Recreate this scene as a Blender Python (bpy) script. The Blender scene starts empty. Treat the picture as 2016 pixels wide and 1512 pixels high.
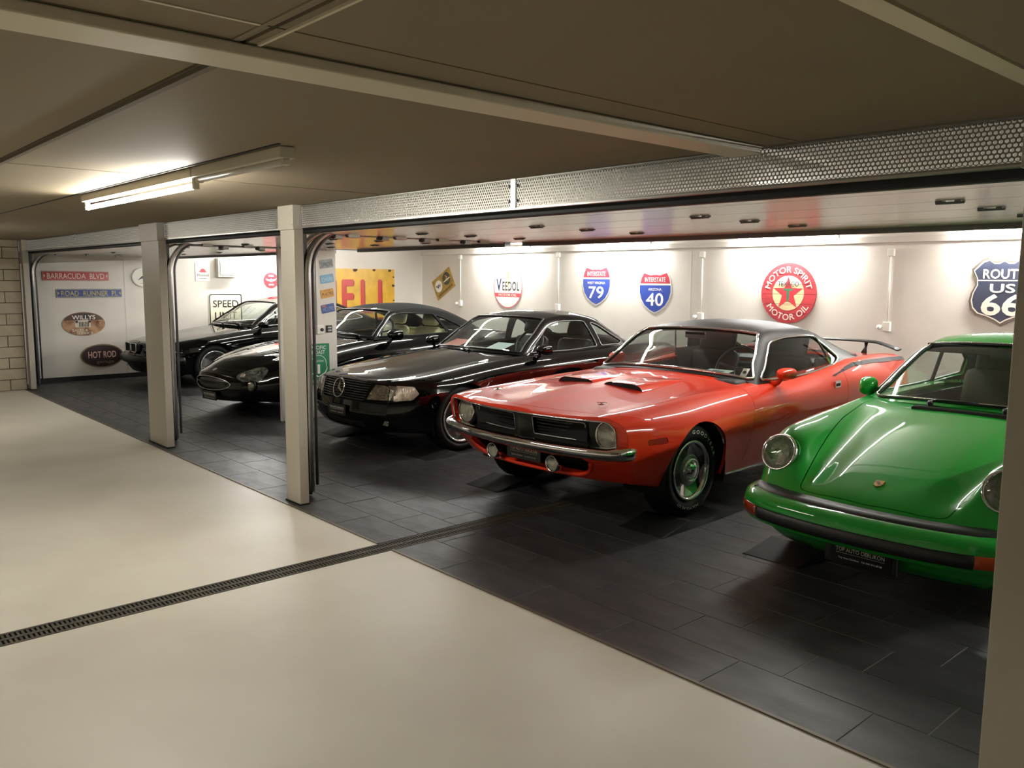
import bpy, bmesh, math, random
import numpy as np
from mathutils import Matrix, Vector

SC = bpy.context.scene
COL = SC.collection
random.seed(7)
PI = math.pi

# ------------------------------------------------------------------ camera, world, exposure
def rot_cam(yaw, pit, roll):
    fw = np.array([math.sin(yaw)*math.cos(pit), math.cos(yaw)*math.cos(pit), math.sin(pit)])
    r = np.cross(fw, [0, 0, 1.0]); r /= np.linalg.norm(r)
    d = np.cross(fw, r)
    r2 = r*math.cos(roll) + d*math.sin(roll)
    d2 = -r*math.sin(roll) + d*math.cos(roll)
    return r2, d2, fw
CAMH = 1.65
_r, _d, _f = rot_cam(-0.843437678, -0.124418062, -0.00712660792)
cam_data = bpy.data.cameras.new('camera')
cam_data.sensor_width = 36.0
cam_data.lens = 36.0*1650.05/2016.0
cam_data.clip_start = 0.02
cam = bpy.data.objects.new('camera', cam_data)
COL.objects.link(cam)
m = Matrix.Identity(4)
for i in range(3):
    m[i][0] = _r[i]; m[i][1] = -_d[i]; m[i][2] = -_f[i]
m[2][3] = CAMH
cam.matrix_world = m
SC.camera = cam

world = bpy.data.worlds.new('world'); SC.world = world
world.use_nodes = True
world.node_tree.nodes['Background'].inputs[0].default_value = (0.02, 0.02, 0.022, 1)
world.node_tree.nodes['Background'].inputs[1].default_value = 0.2
SC.view_settings.view_transform = 'Standard'
SC.view_settings.look = 'None'
SC.view_settings.gamma = 1.0
SC.view_settings.use_curve_mapping = False
SC.view_settings.exposure = 0.0
SC.cycles.use_denoising = True
SC.cycles.max_bounces = 9
SC.cycles.diffuse_bounces = 5
SC.cycles.transparent_max_bounces = 16
SC.cycles.sample_clamp_indirect = 6.0
SC.cycles.caustics_reflective = False
SC.cycles.caustics_refractive = False
LAMP_CAR = 115.0        # emission strength of the tubes over the cars
LAMP_BAY = 370.0       # emission strength of the bay tubes
LAMP_LANE = 172.0      # emission strength of the lane tubes

# ------------------------------------------------------------------ materials
MATS = {}
def srgb(c):
    if isinstance(c, str):
        c = c.lstrip('#'); c = [int(c[i:i+2], 16)/255 for i in (0, 2, 4)]
    return [x/12.92 if x <= 0.04045 else ((x+0.055)/1.055)**2.4 for x in c]
def mat(name, col, rough=0.5, metal=0.0, coat=0.0, coat_rough=0.03, spec=0.5, emit=0.0,
        noise=0.0, nscale=8.0, bump=0.0, bscale=60.0, col2=None, detail=5.0, rnoise=0.0, stretch=None):
    if name in MATS: return MATS[name]
    M = bpy.data.materials.new(name); M.use_nodes = True
    nt = M.node_tree; b = nt.nodes['Principled BSDF']
    c = srgb(col) if isinstance(col, str) else list(col)
    b.inputs['Base Color'].default_value = (*c, 1)
    b.inputs['Roughness'].default_value = rough
    b.inputs['Metallic'].default_value = metal
    b.inputs['Specular IOR Level'].default_value = spec
    b.inputs['Coat Weight'].default_value = coat
    b.inputs['Coat Roughness'].default_value = coat_rough
    if emit:
        b.inputs['Emission Color'].default_value = (*c, 1)
        b.inputs['Emission Strength'].default_value = emit
    if noise or bump or rnoise:
        tc = nt.nodes.new('ShaderNodeTexCoord')
        mp = nt.nodes.new('ShaderNodeMapping')
        if stretch: mp.inputs['Scale'].default_value = stretch
        nt.links.new(tc.outputs['Object'], mp.inputs['Vector'])
    if noise:
        n = nt.nodes.new('ShaderNodeTexNoise'); n.inputs['Scale'].default_value = nscale
        n.inputs['Detail'].default_value = detail
        nt.links.new(mp.outputs[0], n.inputs['Vector'])
        mx = nt.nodes.new('ShaderNodeMix'); mx.data_type = 'RGBA'
        c2 = (srgb(col2) if isinstance(col2, str) else col2) if col2 is not None else [x*(1-noise) for x in c]
        mx.inputs['A'].default_value = (*c, 1); mx.inputs['B'].default_value = (*c2, 1)
        rp = nt.nodes.new('ShaderNodeValToRGB')
        rp.color_ramp.elements[0].position = 0.38; rp.color_ramp.elements[1].position = 0.68
        nt.links.new(n.outputs['Fac'], rp.inputs[0])
        nt.links.new(rp.outputs[0], mx.inputs['Factor'])
        nt.links.new(mx.outputs['Result'], b.inputs['Base Color'])
    if rnoise:
        n3 = nt.nodes.new('ShaderNodeTexNoise'); n3.inputs['Scale'].default_value = nscale*1.7
        n3.inputs['Detail'].default_value = 4
        nt.links.new(mp.outputs[0], n3.inputs['Vector'])
        mr = nt.nodes.new('ShaderNodeMapRange')
        mr.inputs['To Min'].default_value = max(0.02, rough-rnoise); mr.inputs['To Max'].default_value = rough+rnoise
        nt.links.new(n3.outputs['Fac'], mr.inputs['Value']); nt.links.new(mr.outputs[0], b.inputs['Roughness'])
    if bump:
        n2 = nt.nodes.new('ShaderNodeTexNoise'); n2.inputs['Scale'].default_value = bscale
        n2.inputs['Detail'].default_value = 4
        nt.links.new(mp.outputs[0], n2.inputs['Vector'])
        bp = nt.nodes.new('ShaderNodeBump'); bp.inputs['Strength'].default_value = bump
        bp.inputs['Distance'].default_value = 0.01
        nt.links.new(n2.outputs['Fac'], bp.inputs['Height']); nt.links.new(bp.outputs[0], b.inputs['Normal'])
    MATS[name] = M
    return M
def glass(name, tint=(0.75, 0.8, 0.78), ior=1.5, boost=1.0):
    """thin car glass: tinted see-through mixed with a mirror reflection by the Fresnel law"""
    if name in MATS: return MATS[name]
    M = bpy.data.materials.new(name); M.use_nodes = True
    nt = M.node_tree; nt.nodes.clear()
    out = nt.nodes.new('ShaderNodeOutputMaterial')
    tr = nt.nodes.new('ShaderNodeBsdfTransparent'); tr.inputs[0].default_value = (*tint, 1)
    gl = nt.nodes.new('ShaderNodeBsdfGlossy'); gl.inputs['Roughness'].default_value = 0.012
    gl.inputs['Color'].default_value = (boost, boost, boost, 1)
    fr = nt.nodes.new('ShaderNodeFresnel'); ge = nt.nodes.new('ShaderNodeNewGeometry'); mr = nt.nodes.new('ShaderNodeMapRange')
    mr.inputs['To Min'].default_value = ior; mr.inputs['To Max'].default_value = 1.0/ior   # the same reflection from either side of the pane
    nt.links.new(ge.outputs['Backfacing'], mr.inputs['Value']); nt.links.new(mr.outputs[0], fr.inputs[0])
    mx = nt.nodes.new('ShaderNodeMixShader')
    nt.links.new(fr.outputs[0], mx.inputs[0]); nt.links.new(tr.outputs[0], mx.inputs[1]); nt.links.new(gl.outputs[0], mx.inputs[2])
    nt.links.new(mx.outputs[0], out.inputs[0])
    MATS[name] = M
    return M
def emission(name, col, strength):
    if name in MATS: return MATS[name]
    M = bpy.data.materials.new(name); M.use_nodes = True
    nt = M.node_tree; nt.nodes.clear()
    out = nt.nodes.new('ShaderNodeOutputMaterial'); e = nt.nodes.new('ShaderNodeEmission')
    e.inputs[0].default_value = (*col, 1); e.inputs[1].default_value = strength
    nt.links.new(e.outputs[0], out.inputs[0]); MATS[name] = M
    return M

# ------------------------------------------------------------------ objects
def link(o, parent=None):
    COL.objects.link(o)
    if parent is not None: o.parent = parent
    return o
def tag(o, label=None, cat=None, group=None, kind=None):
    if label: o['label'] = label
    if cat: o['category'] = cat
    if group: o['group'] = group
    if kind: o['kind'] = kind
    return o
def empty(name, loc=(0, 0, 0), rz=0.0, label=None, cat=None, group=None):
    o = bpy.data.objects.new(name, None); o.location = loc; o.rotation_euler = (0, 0, rz)
    o.empty_display_size = 0.1
    link(o); return tag(o, label, cat, group)
def mesh_obj(name, V, F, material, parent=None, smooth=False, normals=None, kind=None, label=None):
    me = bpy.data.meshes.new(name)
    me.from_pydata([tuple(map(float, v)) for v in V], [], [tuple(map(int, f)) for f in F])
    me.materials.append(material)
    if smooth:
        me.polygons.foreach_set('use_smooth', [True]*len(me.polygons))
        if normals is not None:
            me.update()
            me.normals_split_custom_set_from_vertices([tuple(map(float, n)) for n in normals])
    me.update()
    o = bpy.data.objects.new(name, me); link(o, parent)
    if kind: o['kind'] = kind
    if label: o['label'] = label
    return o

class MB:
    """collects simple shapes into one mesh"""
    def __init__(s): s.V = []; s.F = []
    def add(s, V, F):
        n = len(s.V); s.V += [tuple(map(float, v)) for v in V]; s.F += [tuple(i+n for i in f) for f in F]
        return s
    def box(s, x0, y0, z0, x1, y1, z1, bev=0.0):
        if bev <= 0:
            return s.add([(x0,y0,z0),(x1,y0,z0),(x1,y1,z0),(x0,y1,z0),(x0,y0,z1),(x1,y0,z1),(x1,y1,z1),(x0,y1,z1)],
                     [(0,3,2,1),(4,5,6,7),(0,1,5,4),(1,2,6,5),(2,3,7,6),(3,0,4,7)])
        bm = bmesh.new(); bmesh.ops.create_cube(bm, size=1)
        bmesh.ops.scale(bm, vec=(x1-x0, y1-y0, z1-z0), verts=bm.verts)
        bmesh.ops.translate(bm, vec=((x0+x1)/2, (y0+y1)/2, (z0+z1)/2), verts=bm.verts)
        bmesh.ops.bevel(bm, geom=bm.edges[:], offset=bev, segments=2, affect='EDGES', profile=0.5)
        bm.verts.index_update()
        s.add([v.co[:] for v in bm.verts], [[v.index for v in f.verts] for f in bm.faces]); bm.free(); return s
    def tube(s, pts, r, n=8, closed=False, caps=True):
        pts = [np.array(p, float) for p in pts]; N = len(pts); rr = r if hasattr(r, '__len__') else [r]*N
        base = len(s.V); up0 = None
        for i, p in enumerate(pts):
            if closed: t = pts[(i+1) % N]-pts[i-1]
            else: t = pts[min(i+1, N-1)]-pts[max(i-1, 0)]
            t = t/(np.linalg.norm(t)+1e-12)
            if up0 is None:
                a = np.array([0, 0, 1.0]) if abs(t[2]) < 0.9 else np.array([1.0, 0, 0])
            else: a = up0
            e1 = a-t*(a@t); e1 /= (np.linalg.norm(e1)+1e-12); e2 = np.cross(t, e1); up0 = e1
            for k in range(n):
                w = 2*PI*k/n
                s.V.append(tuple(p+rr[i]*(math.cos(w)*e1+math.sin(w)*e2)))
        for i in range(N if closed else N-1):
            j = (i+1) % N
            for k in range(n):
                k2 = (k+1) % n
                s.F.append((base+i*n+k, base+i*n+k2, base+j*n+k2, base+j*n+k))
        if caps and not closed:
            s.F.append(tuple(base+k for k in range(n))[::-1]); s.F.append(tuple(base+(N-1)*n+k for k in range(n)))
        return s
    def lathe(s, prof, c, axis, n=32, arc=None):
        """prof: list of (radius, offset along axis)"""
        axis = np.array(axis, float); axis /= np.linalg.norm(axis); c = np.array(c, float)
        a = np.array([0, 0, 1.0]) if abs(axis[2]) < 0.9 else np.array([1.0, 0, 0])
        e1 = a-axis*(a@axis); e1 /= np.linalg.norm(e1); e2 = np.cross(axis, e1)
        base = len(s.V)
        for (r, h) in prof:
            for k in range(n):
                w = 2*PI*k/n; s.V.append(tuple(c+axis*h+r*(math.cos(w)*e1+math.sin(w)*e2)))
        for i in range(len(prof)-1):
            for k in range(n):
                k2 = (k+1) % n
                s.F.append((base+i*n+k, base+i*n+k2, base+(i+1)*n+k2, base+(i+1)*n+k))
        for i, fl in ((0, True), (len(prof)-1, False)):
            if prof[i][0] > 1e-5:
                f = tuple(base+i*n+k for k in range(n)); s.F.append(f[::-1] if fl else f)
        return s
    def prism(s, poly, d0, d1, frame=None):
        """poly: 2-D points, extruded from d0 to d1; frame(x,y,d)->xyz"""
        fr = frame or (lambda x, y, d: (x, y, d)); n = len(poly)
        V = [fr(x, y, d0) for x, y in poly]+[fr(x, y, d1) for x, y in poly]
        F = [tuple(range(n))[::-1], tuple(range(n, 2*n))]+[(i, (i+1) % n, n+(i+1) % n, n+i) for i in range(n)]
        return s.add(V, F)
    def build(s, name, material, parent=None, smooth=False, kind=None, label=None, auto=None):
        o = mesh_obj(name, s.V, s.F, material, parent, smooth, kind=kind, label=label)
        if auto is not None:
            o.data.set_sharp_from_angle(angle=auto) if hasattr(o.data, 'set_sharp_from_angle') else None
        return o

_TXT = {}
def text_geo(body, bold=0.0):
    """flat outline of a line of lettering, height of capitals 1, centred on x"""
    key = (body, bold)
    if key in _TXT: return _TXT[key]
    cu = bpy.data.curves.new('lettering', 'FONT'); cu.body = body; cu.size = 1.0
    cu.resolution_u = 3; cu.fill_mode = 'FRONT'
    o = bpy.data.objects.new('lettering', cu); COL.objects.link(o)
    bpy.context.view_layer.update()
    me = o.evaluated_get(bpy.context.evaluated_depsgraph_get()).to_mesh()
    V = np.array([v.co[:2] for v in me.vertices]) if len(me.vertices) else np.zeros((1, 2))
    F = [tuple(p.vertices) for p in me.polygons]
    bpy.data.objects.remove(o); bpy.data.curves.remove(cu)
    V[:, 0] -= (V[:, 0].min()+V[:, 0].max())/2
    V /= 0.73
    V = np.concatenate([V, np.zeros((len(V), 1))], 1)
    if bold:
        n = len(V); F0 = F; V0 = V; V = np.concatenate([V0+np.array((d[0]*bold, d[1]*bold, k*.00012)) for k, d in enumerate(((0, 0), (1, 0), (-1, 0), (0, 1), (0, -1)))]); F = [tuple(i+k*n for i in f) for k in range(5) for f in F0]
    _TXT[key] = (V, F); return _TXT[key]
def circle(cx, cy, rx, ry=None, n=32, a0=0, a1=2*PI):
    ry = ry or rx
    full = abs(a1-a0-2*PI) < 1e-6
    return [(cx+rx*math.cos(a0+(a1-a0)*k/(n if full else n-1)), cy+ry*math.sin(a0+(a1-a0)*k/(n if full else n-1))) for k in range(n)]
def rrect(x0, y0, x1, y1, r, n=5):
    P = []
    for cx, cy, a in ((x1-r, y0+r, -PI/2), (x1-r, y1-r, 0), (x0+r, y1-r, PI/2), (x0+r, y0+r, PI)):
        P += [(cx+r*math.cos(a+PI/2*k/n), cy+r*math.sin(a+PI/2*k/n)) for k in range(n+1)]
    return P
# ------------------------------------------------------------------ room
XL = -14.446; YB = 10.33; ZC = 2.155; ZB = 2.30; YO = 2.77
XR = 1.6; YF = -4.5; XE = 6.0
m_concrete = mat('pale_concrete', '#d0cbbd', 0.42, noise=0.25, nscale=0.9, col2='#c2bcad', rnoise=0.08, bump=0.05, bscale=25)
m_tile = [mat('slate_tile_%d' % i, c, 0.46, noise=0.4, nscale=2.2, col2=c2, rnoise=0.12, bump=0.25, bscale=9, spec=0.4, stretch=(1, 2.2, 1))
          for i, (c, c2) in enumerate((('#3a3a3c', '#2c2c2e'), ('#38383a', '#2a2a2c'), ('#3d3c3d', '#2e2e2f')))]
m_grout = mat('tile_grout', '#77756f', 0.9)
m_wall = mat('white_plaster', '#d9d3c8', 0.75, noise=0.05, nscale=3, bump=0.06, bscale=40)
m_ceil = mat('ceiling_board', '#8c7f67', 0.7, noise=0.08, nscale=1.2)
m_bayceil = mat('bay_ceiling_paint', '#d9d4c8', 0.7)
m_trim = mat('pale_trim', '#e2d8bf', 0.4)
m_brickp = mat('painted_block', '#b5aa94', 0.8, noise=0.12, nscale=6, bump=0.3, bscale=70)
m_joint = mat('block_joint', '#5d564a', 0.9)
m_black = mat('black_rubber', '#101010', 0.6)
m_blackgl = mat('black_plastic', '#0b0b0c', 0.3)
m_dark = mat('dark_void', '#050505', 0.8)
m_edge = mat('brass_edge_strip', '#5c5344', 0.45, metal=0.3)
m_col = mat('column_paint', '#aea899', 0.4)
m_galv = mat('galvanised_steel', '#c4c3be', 0.3, metal=0.8)
m_galvd = mat('dull_steel', '#6f6f70', 0.4, metal=0.7)
m_perf = mat('perforated_steel', '#96948c', 0.4, metal=0.8)
m_white = mat('white_plastic', '#e6e2d8', 0.4)
m_doorw = mat('door_panel_white', '#e8e4da', 0.16)
m_chrome = mat('chrome', '#d8d8d8', 0.06, metal=1.0)

def struct(name, b, material, parent=None, **k):
    o = b.build(name, material, parent, **k)
    if parent is None: o['kind'] = 'structure'
    return o

DX0, DX1 = -4.345, -4.185
fl = MB()
fl.box(-13.9, YF, -0.15, DX0, YO-0.02, 0.0); fl.box(DX1, YF, -0.15, XE, YO-0.02, 0.0)
fl.box(DX0, YF, -0.2, DX1, 6.4, -0.10)
floor_lane = struct('floor', fl, m_concrete)
fb = MB()
fb.box(XL-0.1, YO, -0.15, DX0, YB+0.1, -0.0012); fb.box(DX1, YO, -0.15, XR+0.1, YB+0.1, -0.0012)
fb.box(DX0, 6.4, -0.15, DX1, YB+0.1, -0.006)
floor_bay = struct('floor', fb, m_grout)
struct('trim_1', MB().box(-13.75, YO-0.022, -0.1, DX0, YO-0.004, 0.006), m_edge)
struct('trim_2', MB().box(DX1, YO-0.022, -0.1, XR, YO-0.004, 0.006), m_edge)

# slate tiles, 0.595 x 0.30, each row shifted by a third
def tile_mesh(w, l, i):
    g = 0.0025; b = MB().box(-w/2+g, -l/2+g, -0.006, w/2-g, l/2-g, 0.0015, bev=0.0014)
    me = bpy.data.meshes.new('tile'); me.from_pydata(b.V, [], b.F); me.materials.append(m_tile[i]); me.update(); return me
tiles = []
TW, TL = 0.595, 0.303
yy = YO; row = 0
while yy < YB-0.02:
    y1 = min(yy+TL, YB)
    off = -2.53+0.2*row
    k0 = math.floor((XL-off)/TW); x = off+k0*TW
    while x < XR:
        xa, xb = max(x, XL), min(x+TW, XR)
        for (a, c) in (((xa, min(xb, DX0)), (max(xa, DX1), xb)) if yy < 6.4 else ((xa, xb),)):
            if c-a > 0.03: tiles.append((a, c, yy, y1))
        x += TW
    yy += TL; row += 1
def cam_px(p):
    v = np.array(p)-np.array([0, 0, CAMH]); q = (v@_r, v@_d, v@_f)
    return (1008+1650*q[0]/q[2], 756+1650*q[1]/q[2], q[2]) if q[2] > 0.1 else (-9999, 0, 1e3)
def vis(t):
    px = cam_px(((t[0]+t[1])/2, (t[2]+t[3])/2, 0))
    hid = 0
    cx, cy = (t[0]+t[1])/2, (t[2]+t[3])/2
    if -5.6 < cx < -0.9 and cy > 5.4: hid = 6
    elif cy > 6.5: hid = 5
    if cx > -0.75: hid += 20
    if px[0] < -60 or px[0] > 2080 or px[1] > 1600: hid += 20
    return px[2]+hid
tiles.sort(key=vis)
shared = {}
for t in tiles[:296]:
    w, l = round(t[1]-t[0], 3), round(t[3]-t[2], 3); i = random.randrange(3)
    me = shared.setdefault((w, l, i), None) or shared.setdefault((w, l, i), tile_mesh(w, l, i))
    if shared[(w, l, i)] is None: shared[(w, l, i)] = tile_mesh(w, l, i)
    o = bpy.data.objects.new('tile', shared[(w, l, i)]); o.location = ((t[0]+t[1])/2, (t[2]+t[3])/2, random.uniform(-0.0006, 0.0006))
    link(o, floor_bay)
b = MB()
for t in tiles[296:]:
    g = 0.0025; b.box(t[0]+g, t[2]+g, -0.006, t[1]-g, t[3]-g, 0.0012)
b.build('tile_field', m_tile[1], floor_bay, kind='stuff')

# drain channel with grates
drain = empty('drain_channel', ((DX0+DX1)/2, 1.0, 0), 0, 'long narrow floor drain with dark slotted grates crossing the pale floor', 'drain')
gw = DX1-DX0; L = 0.5
gm = MB(); n = 24; p = L/n
gm.box(-gw/2+0.004, -L/2+0.002, -0.03, -gw/2+0.022, L/2-0.002, 0.001)
gm.box(gw/2-0.022, -L/2+0.002, -0.03, gw/2-0.004, L/2-0.002, 0.001)
gm.box(-0.012, -L/2+0.002, -0.03, 0.012, L/2-0.002, 0.001)
for k in range(n):
    y = -L/2+p*(k+0.5)
    gm.box(-gw/2+0.02, y-p*0.27, -0.028, -0.01, y+p*0.27, 0.0)
    gm.box(0.01, y-p*0.27-p*0.0, -0.028, gw/2-0.02, y+p*0.27, 0.0)
m_grate = mat('cast_grate', '#37332a', 0.6, metal=0.3, noise=0.35, nscale=7, col2='#423d2d')
first = None
for k in range(20):
    y = -3.6+L*k
    if first is None: first = gm.build('grate', m_grate, drain); o = first
    else: o = first.copy(); COL.objects.link(o); o.parent = drain
    o.location = (0, y-1.0+L/2, 0)
MB().box(DX0-(DX0+DX1)/2, -5.4, -0.095, DX1-(DX0+DX1)/2, 5.4, -0.085).build('channel_bottom', m_dark, drain)

# walls
struct('wall_left', MB().box(XL-0.2, YO+0.1, -0.1, XL, YB+0.2, ZB+0.1), m_wall)
struct('wall_back', MB().box(XL-0.2, YB, -0.1, XR+0.2, YB+0.2, ZB+0.1), m_wall)
struct('wall_right', MB().box(XR, YO+0.1, -0.1, XR+0.2, YB+0.2, ZB+0.1), m_wall)
struct('wall_front', MB().box(-14, YF-0.2, -0.1, XE+0.2, YF, ZC+0.1), m_wall)
struct('wall_side', MB().box(XE, YF, -0.1, XE+0.2, YO+0.2, ZC+0.1), m_wall)
struct('wall_opening', MB().box(XR-0.05, YO+0.02, -0.1, XE, YO+0.2, ZC+0.1), m_wall)
struct('baseboard_left', MB().box(XL, 3.05, 0.0, XL+0.012, YB, 0.075), m_black)
struct('baseboard_back', MB().box(XL+0.02, YB-0.012, 0.0, XR, YB, 0.075), m_black)
# block wall at the far left end of the lane
XBW = -13.78
bw = struct('wall_block', MB().box(XBW-0.25, YF, -0.05, XBW-0.012, YO+0.02, ZC+0.05), m_joint)
bl, bh, jt = 0.398, 0.148, 0.010
shared_b = {}
zz = 0.004; rowi = 0; blocks = []
while zz < ZC-0.02:
    h = min(bh, ZC-zz-0.004); y = YO+0.01-(0.0 if rowi % 2 else 0.2)-0.2
    first_len = 0.2 if rowi % 2 == 0 else 0.398
    ys = YO+0.01
    while ys > YF:
        ln = first_len if ys > YO else bl
        blocks.append((ys-ln, ys, zz, zz+h)); ys -= ln+jt
        first_len = bl
    zz += h+jt; rowi += 1
blocks.sort(key=lambda q: -q[1])
for q in blocks[:170]:
    key = (round(q[1]-q[0], 3), round(q[3]-q[2], 3))
    if key not in shared_b:
        b = MB().box(-0.02, -key[0]/2, -key[1]/2, 0.0, key[0]/2, key[1]/2, bev=0.004)
        me = bpy.data.meshes.new('block'); me.from_pydata(b.V, [], b.F); me.materials.append(m_brickp); me.update(); shared_b[key] = me
    o = bpy.data.objects.new('block', shared_b[key]); o.location = (XBW+random.uniform(-0.002, 0.002), (q[0]+q[1])/2, (q[2]+q[3])/2)
    link(o, bw)
b = MB()
for q in blocks[170:]: b.box(XBW-0.02, q[0], q[2], XBW, q[1], q[3])
if b.V: b.build('block_field', m_brickp, bw, kind='stuff')

# ceilings: lane ceiling in boards with open joints, and the bay ceiling
cl = MB()
xs = [-14.0, -4.418, -1.80, -1.655, -0.70, 6.1]
yjs = [YF-0.1, 0.82, 2.9]
lane = struct('ceiling', MB().box(-14.0, YF-0.1, ZC+0.02, 6.1, 3.1, ZC+0.2), m_joint)
for i in range(len(xs)-1):
    for j in range(2):
        g = 0.004; ye = yjs[j+1]
        MB().box(xs[i]+g+(0.012 if i == 1 else 0), yjs[j]+g*1.5, ZC, xs[i+1]-g-(0.012 if i == 0 else 0), ye-g*1.5, ZC+0.03).build('ceiling_board', m_ceil, lane)
struct('ceiling', MB().box(XL-0.2, 2.9, ZB, XR+0.2, YB+0.2, ZB+0.15), m_bayceil)
struct('trim_3', MB().box(-1.945, YF, ZC-0.028, -1.805, 3.4, ZC-0.001, bev=0.004), m_trim)
struct('trim_4', MB().box(-0.765, YF, ZC-0.022, -0.712, 2.88, ZC-0.001), m_trim)
struct('trim_5', MB().box(-0.66, YF, ZC-0.05, -0.30, 2.79, ZC-0.001), mat('shade_toned_trim', '#8a7f68', 0.6))  # duct box, its shade put into the colour
struct('trim_6', MB().box(-1.79, 0.845, ZC-0.006, 6.0, 0.853, ZC+0.0), m_trim)
struct('trim_11', MB().box(-9.2, 1.50, ZC-0.004, -3.03, 1.512, ZC), m_black)  # black strip standing in for the shadow gap beside the lamp
struct('trim_12', MB().box(-1.661, YF, ZC-0.002, -1.652, 0.79, ZC), m_trim)
struct('trim_13', MB().box(-1.79, 0.79, ZC-0.003, 6.0, 0.80, ZC), mat('shade_toned_trim', '#8a7f68', 0.6))  # strip in a shade tone for the shadowed recess beside the bead
struct('trim_7', MB().box(-13.9, 0.828, ZC-0.012, -1.95, 0.848, ZC), mat('joint_strip', '#6d6450', 0.7))

# columns of the opening
def column(x0, x1, label, depth=0.072, cover=True):
    c = empty('column', ((x0+x1)/2, 2.81, 0), 0, label, 'column', 'columns between the garage bays')
    w = (x1-x0)/2
    MB().box(-w, 0.0, 0.0, w, depth, ZC, bev=0.004).build('post', m_col, c)
    MB().box(-w-0.012, -0.012, 1.985, w+0.012, 0.06, ZC-0.001, bev=0.003).build('top_plate', m_col, c)
    MB().box(-w-0.01, -0.01, 0.0, w+0.01, depth, 0.012).build('foot', m_black, c)
    for sx in (-1, 1):
        for z in (2.02, 2.12):
            MB().lathe([(0.006, -0.004), (0.006, 0.0), (0.003, 0.003)], (sx*(w+0.002), -0.012, z), (0, -1, 0), 8).build('screw', m_galv, c)
    return c
column(-5.672, -5.465, 'narrow pale column right in front of the black car with the star grille')
column(-8.644, -8.165, 'wide pale column left of centre, between the two leftmost door openings')
column(-0.885, -0.56, 'near pale column cut by the right edge, in front of the green car')
column(-13.80, -13.67, 'far left pale door post beside the block wall')

# perforated fascia panels above the openings
def perforated(x0, x1, z0, z1, y, name_label, seam=None):
    root = empty('perforated_panel', ((x0+x1)/2, y, z0), 0, name_label, 'panel', 'perforated steel fascia above the door openings')
    xc = (x0+x1)/2
    px = 0.0165; pz = px*math.sqrt(3)/2; rh = px*0.385
    segs = [(x0, x1)] if seam is None else [(x0, seam-0.012), (seam+0.012, x1)]
    for a, c in segs:
        nx = int((c-a-0.01)/px); nz = int((z1-z0-0.012)/pz)
        gx = (c-a-nx*px)/2; gz = (z1-z0-nz*pz)/2
        V = []; F = []
        for iz in range(nz):
            for ix in range(nx):
                cx = a+gx+px*(ix+0.5)+(px*0.25 if iz % 2 else -px*0.25); cz = gz+pz*(iz+0.5)
                bse = len(V)
                for k in range(6):
                    w = PI/6+PI/3*k
                    V.append((cx-xc+px/math.sqrt(3)*math.cos(w), 0, cz+px/math.sqrt(3)*math.sin(w)))
                for k in range(6):
                    w = PI/6+PI/3*k
                    V.append((cx-xc+rh*math.cos(w), 0, cz+rh*math.sin(w)))
                for k in range(6):
                    w = PI/6+PI/3*k
                    V.append((cx-xc+rh*math.cos(w), 0.0025, cz+rh*math.sin(w)))
                for k in range(6):
                    k2 = (k+1) % 6
                    F.append((bse+k2, bse+k, bse+6+k, bse+6+k2)); F.append((bse+6+k2, bse+6+k, bse+12+k, bse+12+k2))
        o = mesh_obj('mesh_sheet', V, F, m_perf, root); o['kind'] = 'stuff'
        MB().box(a-xc, -0.002, -0.004, c-xc, 0.018, gz-0.002).box(a-xc, -0.002, z1-z0-gz+0.002, c-xc, 0.004, z1-z0).box(a-xc, -0.002, 0, a-xc+gx, 0.004, z1-z0).box(c-xc-gx, -0.002, 0, c-xc, 0.004, z1-z0).build('sheet_frame', m_perf, root)
    if seam is not None:
        MB().box(seam-0.018-xc, -0.006, -0.002, seam+0.018-xc, -0.001, z1-z0).build('seam_plate', m_galv, root)
        for z in (0.035, z1-z0-0.035):
            for s in (-0.03, 0.03):
                MB().lathe([(0.008, 0), (0.008, 0.004), (0.004, 0.007)], (seam-xc+s, -0.003, z), (0, -1, 0), 10).build('rivet', m_galvd, root)
    MB().box(x0-xc, -0.004, -0.008, x1-xc, 0.03, -0.001).build('bottom_lip', m_galv, root)
    return root
perforated(-5.455, -0.89, 2.005, 2.15, 2.865, 'long perforated steel panel above the widest opening, over the orange and green cars', -3.215)
perforated(-8.155, -5.68, 2.005, 2.15, 2.865, 'perforated steel panel above the middle opening between the two pale columns')
perforated(-13.66, -8.66, 2.005, 2.15, 2.865, 'perforated steel panel above the far left opening', -11.16)

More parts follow.
